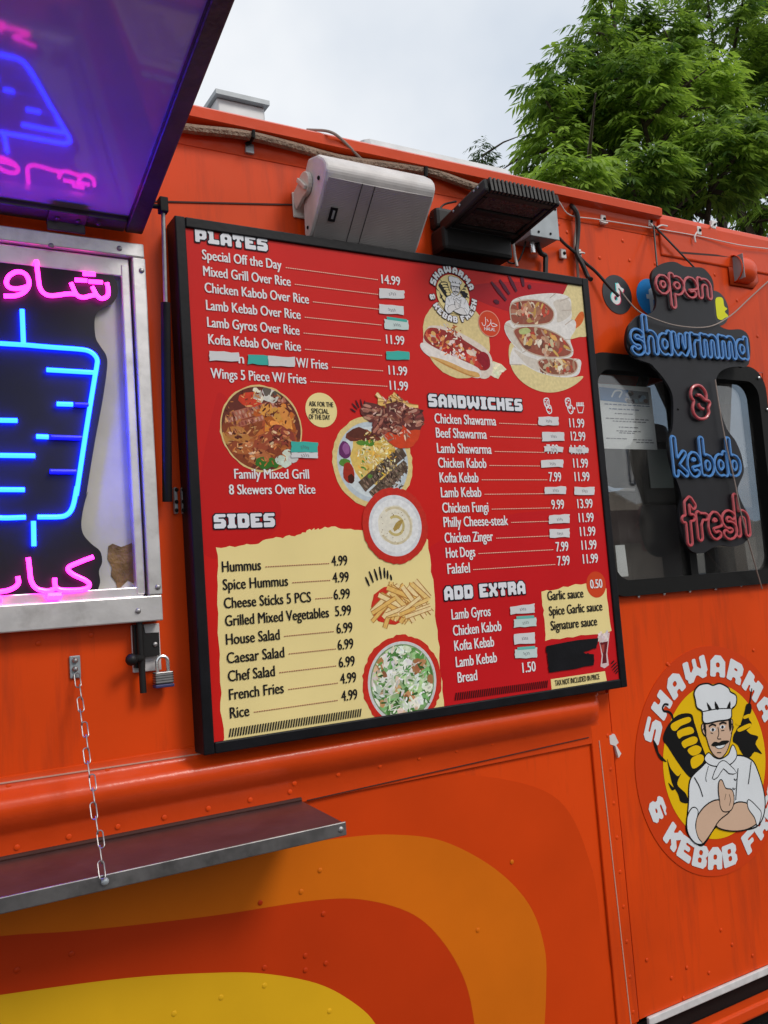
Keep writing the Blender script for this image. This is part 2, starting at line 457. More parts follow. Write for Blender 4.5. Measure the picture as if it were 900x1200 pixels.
def arc_text(mb, s, cx, cz, r, h, a0, a1, Y, col, top=True, widths=1.0, outline=None):
    n = len(s); adv = [5 if c == ' ' else glyph(c)[2] + 1 for c in s]; ps = [sum(adv[:i]) + adv[i] / 2 for i in range(n)]
    for lay in ((1, 0) if outline else (0,)):
        for i, c in enumerate(s):
            if c == ' ': continue
            a = R(a0 + (a1 - a0) * (ps[i] - ps[0]) / (ps[-1] - ps[0])); gi = glyph(c); k = h / 9; kw = k * widths
            t = -a if top else a
            ox = cx + r * math.sin(a); oz = cz + (r * math.cos(a) if top else -r * math.cos(a))
            lps = [[(ox + ((p[0] - gi[2] / 2) * kw) * math.cos(t) - ((p[1] - 4.5) * k) * math.sin(t),
                     oz + ((p[0] - gi[2] / 2) * kw) * math.sin(t) + ((p[1] - 4.5) * k) * math.cos(t)) for p in lp] for lp in gi[lay]]
            mb.flat(lps, Y - (0 if lay else .0004), outline if lay else col, step=1e-6)

# ---- ordinary lettering from Blender's own font
_c = bpy.data.curves.new('lettering', 'FONT'); _c.body = 'H'; _c.size = 1
_o = bpy.data.objects.new('lettering', _c); _m = bpy.data.meshes.new_from_object(_o)
CAPH = max(v.co.y for v in _m.vertices); print('cap height', CAPH)
bpy.data.objects.remove(_o); bpy.data.curves.remove(_c); bpy.data.meshes.remove(_m)
def text(mb, s, x0, x1, z, cap, Y, col, bold=.028):
    cu = bpy.data.curves.new('lettering', 'FONT'); cu.body = s; cu.size = 1; cu.resolution_u = 3
    to = bpy.data.objects.new('lettering', cu)
    me = bpy.data.meshes.new_from_object(to)
    vs = [v.co.copy() for v in me.vertices]
    if vs:
        a = min(v.x for v in vs); b = max(v.x for v in vs); sx = (x1 - x0) / (b - a); sz = cap / CAPH; bw = cap * bold
        for k_ in range(3): mb.add([(x0 + (v.x - a) * sx + (k_ - 1) * bw, Y - k_ * 4e-6, z + v.y * sz) for v in vs], [tuple(p.vertices) for p in me.polygons], col)
    bpy.data.objects.remove(to); bpy.data.curves.remove(cu); bpy.data.meshes.remove(me)
def row(mb, s, ax, ay, bx, by, cap, Y, col, bold=.028):
    a = P(ax, ay, Y); b = P(bx, by, Y)
    text(mb, s, a.x, b.x, (a.z + b.z) / 2, cap, Y, col, bold)
    return a, b

# ================================================================== GROUND AND FAR SETTING
gm = MB(); gm.add([(-900, -900, 0), (900, -900, 0), (900, 900, 0), (-900, 900, 0)], [(0, 1, 2, 3)])
tag(gm.build('ground', M['asphalt'], at=(0, 0, 0)), kind='structure')
hm = MB(); k = 90; rows_ = []
for j in range(7):
    for i in range(k + 1):
        a = R(-210 + 300 * i / k); rr = 330 + 60 * j
        hgt = (62 + 26 * math.sin(i * .31) + 17 * math.sin(i * .83 + 1) + 7 * math.sin(i * 2.1)) * math.sin(j / 6 * math.pi * .62) / .94
        hm.v.append(Vector((rr * math.cos(a), rr * math.sin(a), max(hgt, 0) - 1))); hm.c.append((1, 1, 1))
for j in range(6):
    for i in range(k):
        q = j * (k + 1) + i; hm.f.append((q, q + 1, q + k + 2, q + k + 1))
tag(hm.build('hills', M['hill'], at=(0, 0, 0), smooth=True), kind='structure')
# the shop across the car park that the cab windows mirror
shop = thing('shop_building', 'low tan shop with dark red fascia across the car park, mirrored in the glass', 'building', (26, -27, 0))
MB().box(5, 55, -37, -27, 0, 4.2).build('wall', M['stucco'], shop)
MB().box(4.8, 55.2, -27.6, -26.85, 3.0, 4.5).build('fascia', M['fascia'], shop)
for i in range(6):
    f_ = MB().box(8 + i * 8, 13 + i * 8, -27, -26.93, .4, 2.6).build('window', M['black'], shop)
    MB().box(8.1 + i * 8, 12.9 + i * 8, -26.93, -26.91, .5, 2.5).build('pane', M['glassd'], f_)

# ================================================================== FOOD TRUCK
TR = thing('food_truck', 'orange food truck with riveted side, yellow and orange stripes and raised serving hatch', 'food truck', (0.5, 1.1, 0))
XB = -3.2; XS = 1.972; XF = 3.75; ZB = .33; ZR = 2.86; YW = 2.2
# cab window opening
wl, wr = 1.90, 2.90
wt = P(810, 425).z; wb = P(820, 690).z
wt = P(700, 414).z - .012; wb = 1.595
body = MB()
def panel(x0, x1, z0, z1, y=0.0):
    nx = max(1, int((x1 - x0) / .5)); b0 = len(body.v)
    body.add([(x0, y, z0), (x1, y, z0), (x1, y, z1), (x0, y, z1)], [(0, 1, 2, 3)])
panel(XB, XS, ZB - .05, ZR)
def rivet(mb, px, py, Y=-.001, r=.0062, h=.0017): mb.dome(P(px, py, Y), r, h)
def rivrow(mb, a, b, n, Y=-.001, r=.0062, h=.0017, jit=0):
    A = P(*a, Y); B = P(*b, Y)
    for i in range(n):
        q = A.lerp(B, i / max(1, n - 1)); q.x += random.uniform(-jit, jit); mb.dome(q, r, h)
rv = MB()
rivrow(rv, (-90, 775), (165, 735), 5)                                    # under the serving window
rivrow(rv, (10, 922), (230, 886), 3, -.007)
rivrow(rv, (20, 993), (340, 928), 7, -.010); rivrow(rv, (345, 918), (690, 848), 9, -.010)
rivrow(rv, (712, 862), (750, 1270), 11, -.009, .006, .002)
for q in [(655, 262), (703, 302), (738, 305), (768, 309), (838, 322), (864, 352), (888, 394), (665, 272), (780, 292), (730, 282), (890, 305), (250, 170), (338, 187)]: rivet(rv, *q)
for q in [(758, 1125), (787, 1146), (805, 1134), (831, 1140), (883, 762), (784, 780), (858, 1107), (845, 1090), (801, 1170), (870, 1150), (882, 1190 - 70), (782, 778)]: rivet(rv, *q, -.001, .006, .0025)
b0 = len(body.v); body.v += rv.v; body.c += rv.c; body.f += [tuple(b0 + i for i in f) for f in rv.f]
side = body.build('side_panel', M['body'], TR, recalc=False)
cabp = MB(); body = cabp
XG = XS + .013
panel(XG, XF, ZB, wb); body.add([(XG, 0, ZB), (XG, .02, ZB), (XG, .02, wb), (XG, 0, wb)], [(0, 1, 2, 3)]); body.add([(XS, .02, ZB), (XG, .02, ZB), (XG, .02, wb), (XS, .02, wb)], [(0, 1, 2, 3)]); body.add([(XS, 0, ZB), (XS, .02, ZB), (XS, .02, wb), (XS, 0, wb)], [(0, 1, 2, 3)]); panel(XS, XF, wt, ZR); panel(wr, XF, wb, wt)
cabp.build('cab_panel', M['body'], TR, recalc=False)
# graphics film
st = MB(); xcut = P(-100, 1120, 0).x
def band(pts, Y): return [(XB if p[0] < xcut else p[0], max(p[1], ZB + .01)) for p in pz(pts, Y, 6)]
DK = (.61, .052, .004); IN = (.51, .039, .004); OR = (.64, .145, .005); YE = (.72, .40, .012)
st.flat([band([(-200, 1060), (0, 1003), (180, 965), (400, 918), (500, 908), (590, 913), (655, 938), (688, 1000), (704, 1090), (712, 1330), (-200, 1330)], -.0012)], -.0012, DK, 0)
st.flat([band([(-160, 1090), (60, 1054), (200, 1020), (315, 995), (400, 982), (460, 978), (520, 986), (580, 1018), (620, 1060), (638, 1110), (640, 1160), (636, 1230), (628, 1310), (570, 1330), (560, 1250), (556, 1200), (545, 1150), (520, 1105), (485, 1072), (430, 1055), (370, 1055), (250, 1073), (100, 1090), (0, 1097), (-160, 1118)], -.0018)], -.0018, OR, 0)
st.flat([band([(-160, 1112), (0, 1091), (100, 1084), (250, 1067), (370, 1049), (430, 1049), (489, 1067), (525, 1101), (551, 1148), (562, 1200), (566, 1250), (574, 1330), (-160, 1360)], -.0016)], -.0016, IN, 0)
st.flat([band([(-160, 1192), (0, 1166), (150, 1146), (250, 1140), (310, 1141), (370, 1152), (410, 1172), (440, 1200), (458, 1250), (465, 1330), (-160, 1360)], -.0024)], -.0024, YE, 0)
for q, cl in [((375, 1020), OR), ((353, 1045), OR), ((305, 1058), IN), ((379, 1071), IN), ((358, 1120), IN), ((382, 1129), IN), ((310, 1134), IN), ((358, 1137), IN), ((259, 1169), YE), ((310, 1155), YE), ((386, 1185), YE), ((84, 1118), IN), ((20, 1137), IN), ((204, 1188), YE), ((600, 1010), OR), ((560, 1090), OR)]:
    n0 = len(st.c); st.dome(P(*q, -.0024), .0065, .002); st.c[n0:] = [cl] * (len(st.c) - n0)
st.build('stripe_graphic', M['stripe'], TR, recalc=False)
# closed body: roof, ends, far side, floor
MB().box(XB, XF, .05, YW, ZR - .03, ZR).build('roof', M['roofm'], TR)
MB().box(XB, XF, YW - .03, YW, ZB, ZR).build('far_side', M['body2'], TR)
MB().box(XB, XB + .03, .002, YW, ZB, ZR).build('rear_wall', M['body2'], TR)
MB().box(XF - .03, XF, .002, YW, ZB, 1.55).build('nose_panel', M['body2'], TR)
MB().box(XB + .05, XF - .05, .05, YW - .05, ZB - .14, ZB - .02).build('floor', M['dark'], TR)
MB().box(XS - .06, XS - .03, .03, YW - .05, ZB, ZR - .05).build('cab_bulkhead', M['dark'], TR)
# roof cove and lip
lip = MB()
zl = 2.868
prof = [(-.002, 2.80), (-.010, 2.835), (-.012, 2.850), (-.040, 2.858), (-.042, 2.884), (-.03, 2.894), (.06, 2.90), (.06, 2.80)]
def extrude(mb, prof, x0, x1):
    k = len(prof)
    vs = [(x0, y, z) for y, z in prof] + [(x1, y, z) for y, z in prof]
    mb.add(vs, [(i, (i + 1) % k, k + (i + 1) % k, k + i) for i in range(k)] + [tuple(range(k)), tuple(range(2 * k - 1, k - 1, -1))])
extrude(lip, prof, XB, P(766, 262).x); lip.build('roof_rail', M['body2'], TR)
cap = MB()
xa = P(768, 262).x; 
extrude(cap, [(-.002, 2.735), (-.006, 2.737), (-.008, 2.80), (-.012, 2.865), (-.004, 2.886), (.06, 2.888), (.06, 2.735)], xa + .01, XF); cap.build('cab_roof_cap', M['body2'], TR, bevel=.006)
# seams
sm = MB()
def seamline(mb, a, b, wd, Y=-.0015):
    A = P(*a, Y); B = P(*b, Y); d = (B - A).normalized(); n_ = d.cross(Vector((0, 1, 0)))
    mb.obox((A + B) / 2, d * (B - A).length / 2, n_ * wd / 2, (0, .0012, 0))
A = P(430, 212); z = P(215, 166).z
sm.box(XB, xa + .01, -.003, .0, P(560, 233).z - .0025, P(560, 233).z + .0025)
seamline(sm, (180, 236), (348, 240), .004)
seamline(sm, (768, 266), (797, 296), .008, -.022); seamline(sm, (797, 296), (960, 309), .007, -.006)
seamline(sm, (360, 938), (690, 864), .002, -.0102)
sm.build('seam', M['seam'], TR)
for a_, b_, y_ in (((-120, 936), (236, 883), -.0075), ((702, 868), (741, 1215), -.0092), ((668, 1222), (738, 1208), -.0092)):
    se = MB(); seamline(se, a_, b_, .003, y_); se.build('sealant_line', M['palesm'], TR)
# belt rail
bz1 = 1.318; 
br = MB()
zt = P(120, 898).z
prof = [(-.001, zt + .012), (-.006, zt + .010), (-.007, zt - .008), (-.012, zt - .018), (-.032, zt - .028), (-.040, zt - .040), (-.042, zt - .054), (-.037, zt - .070), (-.026, zt - .088), (-.016, zt - .100), (-.009, zt - .110), (-.008, zt - .160), (-.001, zt - .162)]
def rail(mb, prof, xs):
    k = len(prof); rings = []
    for x, f in xs: rings += [(x, y * (f if y < -.012 else 1), z) for y, z in prof]
    fs = []
    for i in range(len(xs) - 1):
        for j in range(k - 1): fs.append((i * k + j, (i + 1) * k + j, (i + 1) * k + j + 1, i * k + j + 1))
    mb.add(rings, fs)
xe = P(702, 840).x
rail(br, prof, [(XB, 1), (xe - .10, 1), (xe - .06, .97), (xe - .035, .85), (xe - .018, .6), (xe - .006, .22)])
br.build('belt_rail', M['body2'], TR, smooth=True)
fl = MB(); x0 = P(703, 870).x - .03; fl.box(x0 - .01, XS + .003, -.009, -.001, ZB, zt - .02); fl.build('corner_flange', M['body'], TR, bevel=.003)
# lower edge of the cab: white strip, black gap, orange rail, dark underside
A = P(752, 1199); B = P(905, 1133); za, zb_ = A.z, B.z
ws = MB(); ws.box(XS + .04, XF, -.012, 0, .306, .330); ws.build('white_edge_strip', M['white'], TR, bevel=.003)
MB().box(XB, XF, .02, .06, .15, .308).build('lower_skirt', M['rubber'], TR)
q = MB(); q.box(XS - .02, XF, -.03, .02, .205, .245); q.build('step_rail', M['body2'], TR, bevel=.008)
for x in (-1.9, 3.15):
    for y in (.22, 1.95):
        t = MB(); ringp = []
        pr = [(.20, -.10), (.36, -.10), (.40, -.07), (.40, .07), (.36, .10), (.20, .10)]
        kk = 36
        for i in range(kk):
            a = 2 * math.pi * i / kk
            ringp += [(x + r_ * math.cos(a), y + d_, .40 + r_ * math.sin(a)) for r_, d_ in pr]
        t.add(ringp, [(i * 6 + j, i * 6 + j + 1, ((i + 1) % kk) * 6 + j + 1, ((i + 1) % kk) * 6 + j) for i in range(kk) for j in range(5)])
        wh = t.build('wheel', M['tyre'], TR, smooth=True)
        MB().tube([(x, y - .06, .40), (x, y + .06, .40)], .205, 24).build('rim', M['white'], wh)
# front of the cab
wsd = MB(); wsd.box(XF - .02, XF - .01, .1, YW - .1, 1.55, 2.7); wsd.build('windscreen', M['wglass'], TR)
MB().box(XF - .03, XF, .002, YW, 2.66, ZR).build('front_header', M['body2'], TR)
for y in (1.0,): MB().box(XF - .03, XF, y - .03, y + .03, 1.55, 2.66).build('windscreen_post', M['black'], TR)
# roof units
a = P(254, 112, .55); b = P(311, 138, .55)
u = MB(); u.box(a.x, b.x, .55, 1.1, 2.86, a.z - .005); ru = u.build('roof_vent_box', M['roofm'], TR, bevel=.006)
MB().box(a.x - .01, b.x + .01, .53, 1.12, a.z - .004, a.z + .012).build('lid', M['galv'], ru)
a = P(425, 156, .35); b = P(603, 196, .35)
u = MB(); u.box(a.x, b.x, .35, .95, 2.86, a.z); u.build('roof_duct', M['roofm'], TR, bevel=.03)

# exhaust scoop on the cab
c = P(868, 318, 0); sc = MB()
pl_ = [(c.x - .075, c.z - .062), (c.x + .055, c.z - .062), (c.x + .09, c.z - .03), (c.x + .09, c.z + .035), (c.x + .055, c.z + .07), (c.x - .075, c.z + .07)]
sc.slab([pl_], -.005, -.0005); vs = []
for i in range(7):
    t = i / 6; x = c.x - .055 + .115 * t; rr = .052 * (1 if t < .6 else math.sqrt(max(0, 1 - ((t - .6) / .42) ** 2)))
    for j in range(9):
        an = math.pi * j / 8; vs.append((x, -.004 - math.sin(an) * rr * .85, c.z + math.cos(an) * rr))
sc.add(vs, [(i * 9 + j, i * 9 + j + 1, (i + 1) * 9 + j + 1, (i + 1) * 9 + j) for i in range(6) for j in range(8)])
scoop = sc.build('exhaust_scoop', M['body2'], TR, smooth=True)
md = scoop.modifiers.new('thick', 'SOLIDIFY'); md.thickness = .002
q = MB(); q.box(c.x - .048, c.x - .046, -.05, -.005, c.z - .045, c.z + .045); q.build('opening', M['galv'], scoop)

# ---------------- cab window: rubber frame, sliding panes, interior
def rrect(x0, x1, z0, z1, r, n=8):
    o_ = []
    for cx, cz, a in ((x1 - r, z1 - r, 0), (x0 + r, z1 - r, 90), (x0 + r, z0 + r, 180), (x1 - r, z0 + r, 270)):
        for i in range(n + 1):
            t = R(a + 90 * i / n); o_.append((cx + r * math.cos(t), cz + r * math.sin(t)))
    return o_
CW = MB()
x0, x1, z0, z1 = 1.992, wr + .02, wb - .015, wt + .01
xr = P(893, 560).x; x1 = xr + .05
CW.slab([rrect(x0, x1, z0, z1, .09), rrect(x0 + .05, x1 - .045, z0 + .05, z1 - .055, .06)], -.022, .03)
CW.build('cab_window_frame', M['rubber'], TR, bevel=.006)
# panel pieces between rubber frame and the opening
fp = MB(); fp.box(x1 - .01, wr + .03, .002, .01, wb, wt); fp.build('window_post', M['body2'], TR)
gl = MB(); gl.box(x0 + .04, P(800, 600, .012).x, .010, .013, z0 + .04, z1 - .05); gl.build('sliding_pane', M['glass'], TR)
gl = MB(); gl.box(P(800, 600, .02).x - .03, x1 - .04, .018, .021, z0 + .04, z1 - .05); gl.build('fixed_pane', M['glass'], TR)
q = MB(); xm = P(806, 640, .01).x; q.box(xm - .014, xm + .02, -.006, .03, z0 + .04, z1 - .05); q.build('window_divider', M['rubber'], TR)
for qx in [(748, 699), (778, 696), (808, 693), (838, 690), (868, 686), (900, 683)]:
    q = MB(); rivet(q, *qx, -.004, .006, .006); q.build('window_screw', M['bright'], TR)
for qx in [(889, 443), (899, 480)]:
    q = MB(); rivet(q, *qx, -.024, .006, .006); q.build('window_screw', M['bright'], TR)
# interior seen through the cab glass
s_ = MB()
a = P(752, 500, .55); b = P(800, 690, .55)
s_.box(2.55, 3.0, .45, .62, 1.15, 1.98); s_.build('driver_seat', M['seat'], TR, bevel=.05)
q = MB(); q.box(2.62, 2.92, .46, .60, 2.0, 2.26); q.build('headrest', M['seat'], TR, bevel=.04)
q = MB(); q.box(XS, XF, 1.6, 1.65, ZB, 2.0); q.build('cab_far_trim', M['panelg'], TR)
a = P(757, 526, .25); b = P(792, 572, .25)  # added dark body with grey face, stands for the sign's reflection in the pane
q = MB(); q.box(a.x - .03, b.x + .05, .25, .30, b.z - .06, a.z + .03); reflection_copy = q.build('reflection_copy', M['rubber'], TR, bevel=.01)
q = MB(); q.box(a.x, b.x + .02, .246, .249, b.z, a.z); q.build('reflection_face', mat('reflection_grey', (.10, .12, .12), .2), reflection_copy)
q = MB(); q.tube([(a.x + .02, .28, a.z + .02), (a.x + .0, .26, a.z + .2), (a.x + .06, .2, a.z + .42)], .02, 8); q.build('reflection_arm', M['rubber'], TR)

# ---------------- serving window
ay = -.045
def WX(px, py, Y=ay): return P(px, py, Y)
ox = (P(169, 288, ay).x + P(192, 712, ay).x) / 2
ot = P(168, 286, ay).z; ob = P(178, 728, ay).z
ix = P(165.5, 515, ay).x; it = ot - .05; ibm = ob + .058
wx0 = -1.05
SW = MB()
SW.box(ix, ox, ay, 0, ob + .0585, ot - .035); SW.box(wx0, ox - .002, ay, 0, ot - .034, ot); SW.box(wx0, ox - .001, ay + .001, 0, ob, ob + .058)
SW.box(wx0, wx0 + .05, ay, 0, ob + .058, ot - .036)
swf = SW.build('serving_window_frame', M['alu'], TR, bevel=.003)
q = MB(); jx = P(151.5, 515, ay + .012).x
q.box(jx, ix - .004, ay + .012, 0, ibm + .004, it - .002); q.box(wx0 + .06, ix - .004, ay + .014, -.001, it - .03 , it + .014); q.box(wx0 + .06, ix - .006, ay + .014, -.001, ibm - .001, ibm + .022)
q.build('sash', M['alu'], swf, bevel=.003)
for px, py in [(166, 317), (185, 688), (162, 716), (140, 291), (60, 288)]: MB().dome(P(px, py, ay - .001), .0065, .0035).build('screw', M['steel'], swf)
q = MB(); q.box(wx0 + .05, jx + .002, -.010, -.002, ibm + .01, it - .01); q.build('backing_board', M['backb'], TR)
q = MB()
q.flat([pz([(127, 640), (132, 637), (142, 641), (150, 638), (159, 634), (162, 640), (162, 678), (157, 684), (150, 680), (143, 687), (138, 694), (136, 683), (130, 675), (131, 665), (126, 655)], -.0115)], -.0115, step=0)
q.build('torn_patch', M['tear'], TR, recalc=False)
q = MB(); q.slab([pz([(60, 712), (62, 702), (72, 694), (84, 691), (96, 696), (108, 703), (112, 712)], -.012, 4)], -.016, -.0105); 
q.build('loose_tape', M['panelg'], TR)

# ---------------- raised serving hatch
th = R(16); hd = Vector((0, -math.cos(th), math.sin(th))); hn = Vector((0, math.sin(th), math.cos(th)))
H0 = Vector((0, -.035, P(170, 276, -.035).z)); HL = .98; hx0, hx1 = -1.06, P(171, 277, -.035).x - .008
def hp(x, s_, n_): return Vector((x, 0, 0)) + H0 + hd * s_ + hn * n_
def hbox(mb, x0, x1, s0, s1, n0, n1): mb.obox(hp((x0 + x1) / 2, (s0 + s1) / 2, (n0 + n1) / 2), ((x1 - x0) / 2, 0, 0), hd * (s1 - s0) / 2, hn * (n1 - n0) / 2)
hm_ = MB()
hbox(hm_, hx1 - .042, hx1, 0, HL, 0, .05); hbox(hm_, hx0, hx0 + .042, 0, HL, 0, .05)
hbox(hm_, hx0 + .043, hx1 - .043, 0, .04, 0, .05); hbox(hm_, hx0 + .043, hx1 - .043, HL - .04, HL, 0, .05)
HT = hm_.build('serving_hatch', M['hframe'], TR, bevel=.004)
q = MB(); hbox(q, hx0 + .04, hx1 - .04, .038, HL - .038, .014, .024); q.build('inner_sheet', M['hatch'], HT)
q = MB(); hbox(q, hx0 + .005, hx1 - .005, .005, HL - .005, .051, .056); q.build('outer_sheet', M['body2'], HT)
q = MB()
for i in range(16): hbox(q, hx1, hx1 + .004, .05 + i * .06, .056 + i * .06, .018, .026)
q.build('trim_stud', M['rubber'], HT)
for px in (75,):
    a = P(55, 265, -.05); b = P(100, 272, -.05)
    q = MB(); q.box(a.x, b.x, -.052, -.046, ot + .002, ot + .032); hbox(q, a.x, b.x, .0, .05, -.008, -.003)
    hg = q.build('hinge', M['hframe'], HT, bevel=.002)
    for i in range(3): MB().dome(hp(a.x + .02 + i * .045, .028, -.009), .006, .004, -hn).build('hinge_screw', M['hframe'], hg)
# gas strut
a = P(191, 243, -.10); b = P(194, 355, -.075); c = P(196, 588, -.035)
q = MB(); q.tube([b, c], .0115, 12); gs = q.build('gas_strut', M['black'], TR, smooth=True)
q = MB(); q.tube([a, b], .005, 10); q.build('piston_rod', M['steel'], gs, smooth=True)
q = MB(); q.obox(a + Vector((0, 0, .004)), (.010, 0, 0), (0, .012, 0), (0, 0, .018)); q.tube([a, a + Vector((-.05, .01, .004))], .006, 8); q.build('end_fitting', M['rubber'], gs, bevel=.003)

# ---------------- shelf under the window
sz = P(180, 970, 0).z
sA = P(352, 938, -.004); zs = sA.z
tip = None
for i in range(600):
    Y = -i * .001; q_ = P(405, 964, Y)
    if q_.x <= sA.x + .004: tip = q_; break
if tip is None: tip = Vector((sA.x, -.2, sA.z))
SX = sA.x; SY = tip.y; zo = tip.z
q = MB()
q.add([(XB + 2, -.004, zs), (SX, -.004, zs), (SX, SY, zo), (XB + 2, SY, zo), (XB + 2, -.004, zs - .008), (SX, -.004, zs - .008), (SX, SY, zo - .008), (XB + 2, SY, zo - .008)],
      [(0, 1, 2, 3), (7, 6, 5, 4), (0, 4, 5, 1), (1, 5, 6, 2), (2, 6, 7, 3), (3, 7, 4, 0)])
SH = q.build('shelf', M['shelf'], TR)
q = MB(); q.box(XB + 2, SX + .002, SY - .006, SY - .0005, zo - .026, zo + .004); q.build('shelf_lip', M['edge'], SH, bevel=.002)
q = MB(); q.tube([(XB + 2, -.008, zs + .003), (SX + .0, -.008, zs + .003)], .006, 8); q.build('shelf_hinge', M['seam'], SH)
q = MB(); q.dome((SX - .012, SY - .006, zo - .011), .007, .004); q.build('end_bolt', M['steel'], SH)
# ---------------- bolt latch, strike hinge, chain plate
a = P(153, 733, -.004); b = P(189, 785, -.004)
q = MB(); q.box(a.x, b.x, -.008, -.001, b.z, a.z); LT = q.build('latch_plate', M['white'], TR, bevel=.002)
a = P(157, 731, -.02); b = P(187, 783, -.02)
q = MB(); q.slab([pz([(156, 732), (168, 732), (170, 742), (186, 741), (187, 768), (170, 770), (170, 783), (158, 783)], -.02)], -.022, -.009); q.build('latch_body', M['blackm'], LT, bevel=.002)
q = MB(); q.tube([P(163, 728, -.03), P(165, 760, -.03), P(168, 812, -.03)], .0075, 10); q.tube([P(165, 772, -.03), P(155, 772, -.045)], .009, 10); q.dome(P(154, 773, -.045), .014, .014); q.build('latch_bolt', M['blackm'], LT, smooth=True)
q = MB()
for px, py in [(182, 755), (163, 743), (164, 772)]: q.dome(P(px, py, -.023), .006, .004)
q.build('latch_screw', M['steel'], LT)
a = P(81, 769, -.004); b = P(95, 794, -.004)
q = MB(); q.box(a.x, b.x, -.006, -.001, b.z, a.z); CP = q.build('chain_plate', M['galv'], TR, bevel=.002)
q = MB()
for px, py in [(88, 774), (88, 784)]: q.dome(P(px, py, -.007), .007, .007, n=6)
q.build('plate_bolt', M['steel'], CP)
a = P(205, 572, -.02)
q = MB()
for dx in (0, 9): 
    a = P(203 + dx, 571, -.012); b = P(209 + dx, 602, -.012); q.box(a.x, b.x, -.016, -.001, b.z, a.z)
sh_ = q.build('strut_bracket', M['galv'], TR, bevel=.003)
q = MB()
for dx in (0, 8):
    for py in (574, 588, 598): q.dome(P(207 + dx, py, -.017), .005, .004)
q.build('bracket_screw', M['rubber'], sh_)
# cab details: small white bracket beside the seam
q = MB(); q.slab([pz([(713, 862), (719, 860), (724, 870), (721, 873), (727, 883), (724, 888), (720, 874), (714, 872)], -.006)], -.010, -.001); q.build('door_bracket', M['tie'], TR)
# ================================================================== MENU BOARD
YB = -.070
TLp = P(203, 254, YB); BRp = P(735, 803, YB)
bx0, bx1, bz0, bz1 = .672, 1.998, 1.312, 2.580
BD = thing('menu_board', 'large square printed menu board in a black frame hung on the orange truck side', 'menu board', ((bx0 + bx1) / 2, -.035, bz0))
FW = .026
q = MB(); q.box(bx0, bx0 + FW, YB, -.003, bz0, bz1); q.box(bx1 - FW, bx1, YB, -.003, bz0, bz1)
q.box(bx0 + FW + .0003, bx1 - FW - .0003, YB, -.003, bz0, bz0 + FW); q.box(bx0 + FW + .0003, bx1 - FW - .0003, YB, -.003, bz1 - FW, bz1)
q.build('frame', M['black'], BD, bevel=.003)
YP = YB + .006
RED = (.60, .015, .012); DRED = (.42, .010, .018); CRM = (.84, .69, .31); ORD = (.62, .060, .018); WH = (.78, .78, .80); BLK = (.012, .011, .014)
px0, px1, pz0, pz1 = bx0 + FW - .002, bx1 - FW + .002, bz0 + FW - .002, bz1 - FW + .002
q = MB(); q.add([(px0, YP + .0004, pz0), (px1, YP + .0004, pz0), (px1, YP + .0004, pz1), (px0, YP + .0004, pz1)], [(0, 1, 2, 3)], RED)
q.h = 1e-9
# orange-red and wine-red swooshes of the print
def clipz(lp): return [(min(max(x, px0), px1), min(max(z, pz0), pz1)) for x, z in lp]
def BP(pts, n=0): return clipz(pz(pts, YP, n))
q.flat([BP([(600, 330), (680, 338), (683, 350), (660, 352), (640, 372), (600, 366), (560, 352), (540, 338)], 4)], YP + .00025, DRED, 1e-6)
q.flat([BP([(236, 560), (250, 480), (262, 462), (300, 520), (330, 600), (300, 640), (240, 650)], 5)], YP + .00025, (.55, .012, .012), 1e-6)
q.flat([BP([(505, 640), (700, 600), (722, 700), (731, 795), (620, 812), (520, 830)], 4)], YP + .00025, (.56, .012, .016), 1e-6)
q.build('panel', M['prn'], BD, recalc=False)
YT = YP - .0015                                             # lettering plane
def BZ(px, py): v = P(px, py, YP); return (v.x, v.z)
def BR(cx, cy, ry): return abs(P(cx, cy - ry, YP).z - P(cx, cy + ry, YP).z) / 2

# headings
def head(s, a, b, cap):
    h = MB(); A = P(*a, YT); B = P(*b, YT)
    zc = (A.z + B.z) / 2
    heading(h, s, A.x, B.x, zc, cap, YT)
    return h.build('heading', M['prn'], BD, recalc=False)
head('PLATES', (229, 283), (314, 295), .033)
head('SIDES', (251, 620), (322.5, 617), .034)
head('SANDWICHES', (502.5, 476.5), (612.5, 482), .036)
head('ADD EXTRA', (521, 703.5), (616, 696), .037)
# list sections
def section(name, off, sc, rows, cap, col, lcol):
    for r_ in rows:
        s, a, b = r_[0], r_[1], r_[2]
        t = MB(); t.h = 1e-9
        A, B = row(t, s, off[0] + a[0] * sc, off[1] + a[1] * sc, off[0] + b[0] * sc, off[1] + b[1] * sc, cap, YT, col)
        t.build('menu_line', M['prn'], BD, recalc=False)
        for p_, pa, pb in [k for k in r_[3:] if isinstance(k, tuple)]:
            t = MB(); t.h = 1e-9
            row(t, p_, off[0] + pa[0] * sc, off[1] + pa[1] * sc, off[0] + pb[0] * sc, off[1] + pb[1] * sc, cap, YT, col)
            t.build('price', M['prn'], BD, recalc=False)
        for e in [k for k in r_[3:] if isinstance(k, (int, float))]:
            d = MB(); d.h = 1e-9
            E_ = P(off[0] + e * sc, off[1] + (a[1] + b[1]) / 2 * sc, YT)
            zc = (A.z + B.z) / 2 + cap * .22; x = B.x + .012
            while x < E_.x:
                d.add([(x, YT + .0003, zc), (x + .0045, YT + .0003, zc), (x + .0045, YT + .0003, zc + .0022), (x, YT + .0003, zc + .0022)], [(0, 1, 2, 3)], lcol); x += .0062
            d.build('dotted_line', M['prn'], BD, recalc=False)
LY = (.80, .52, .40)
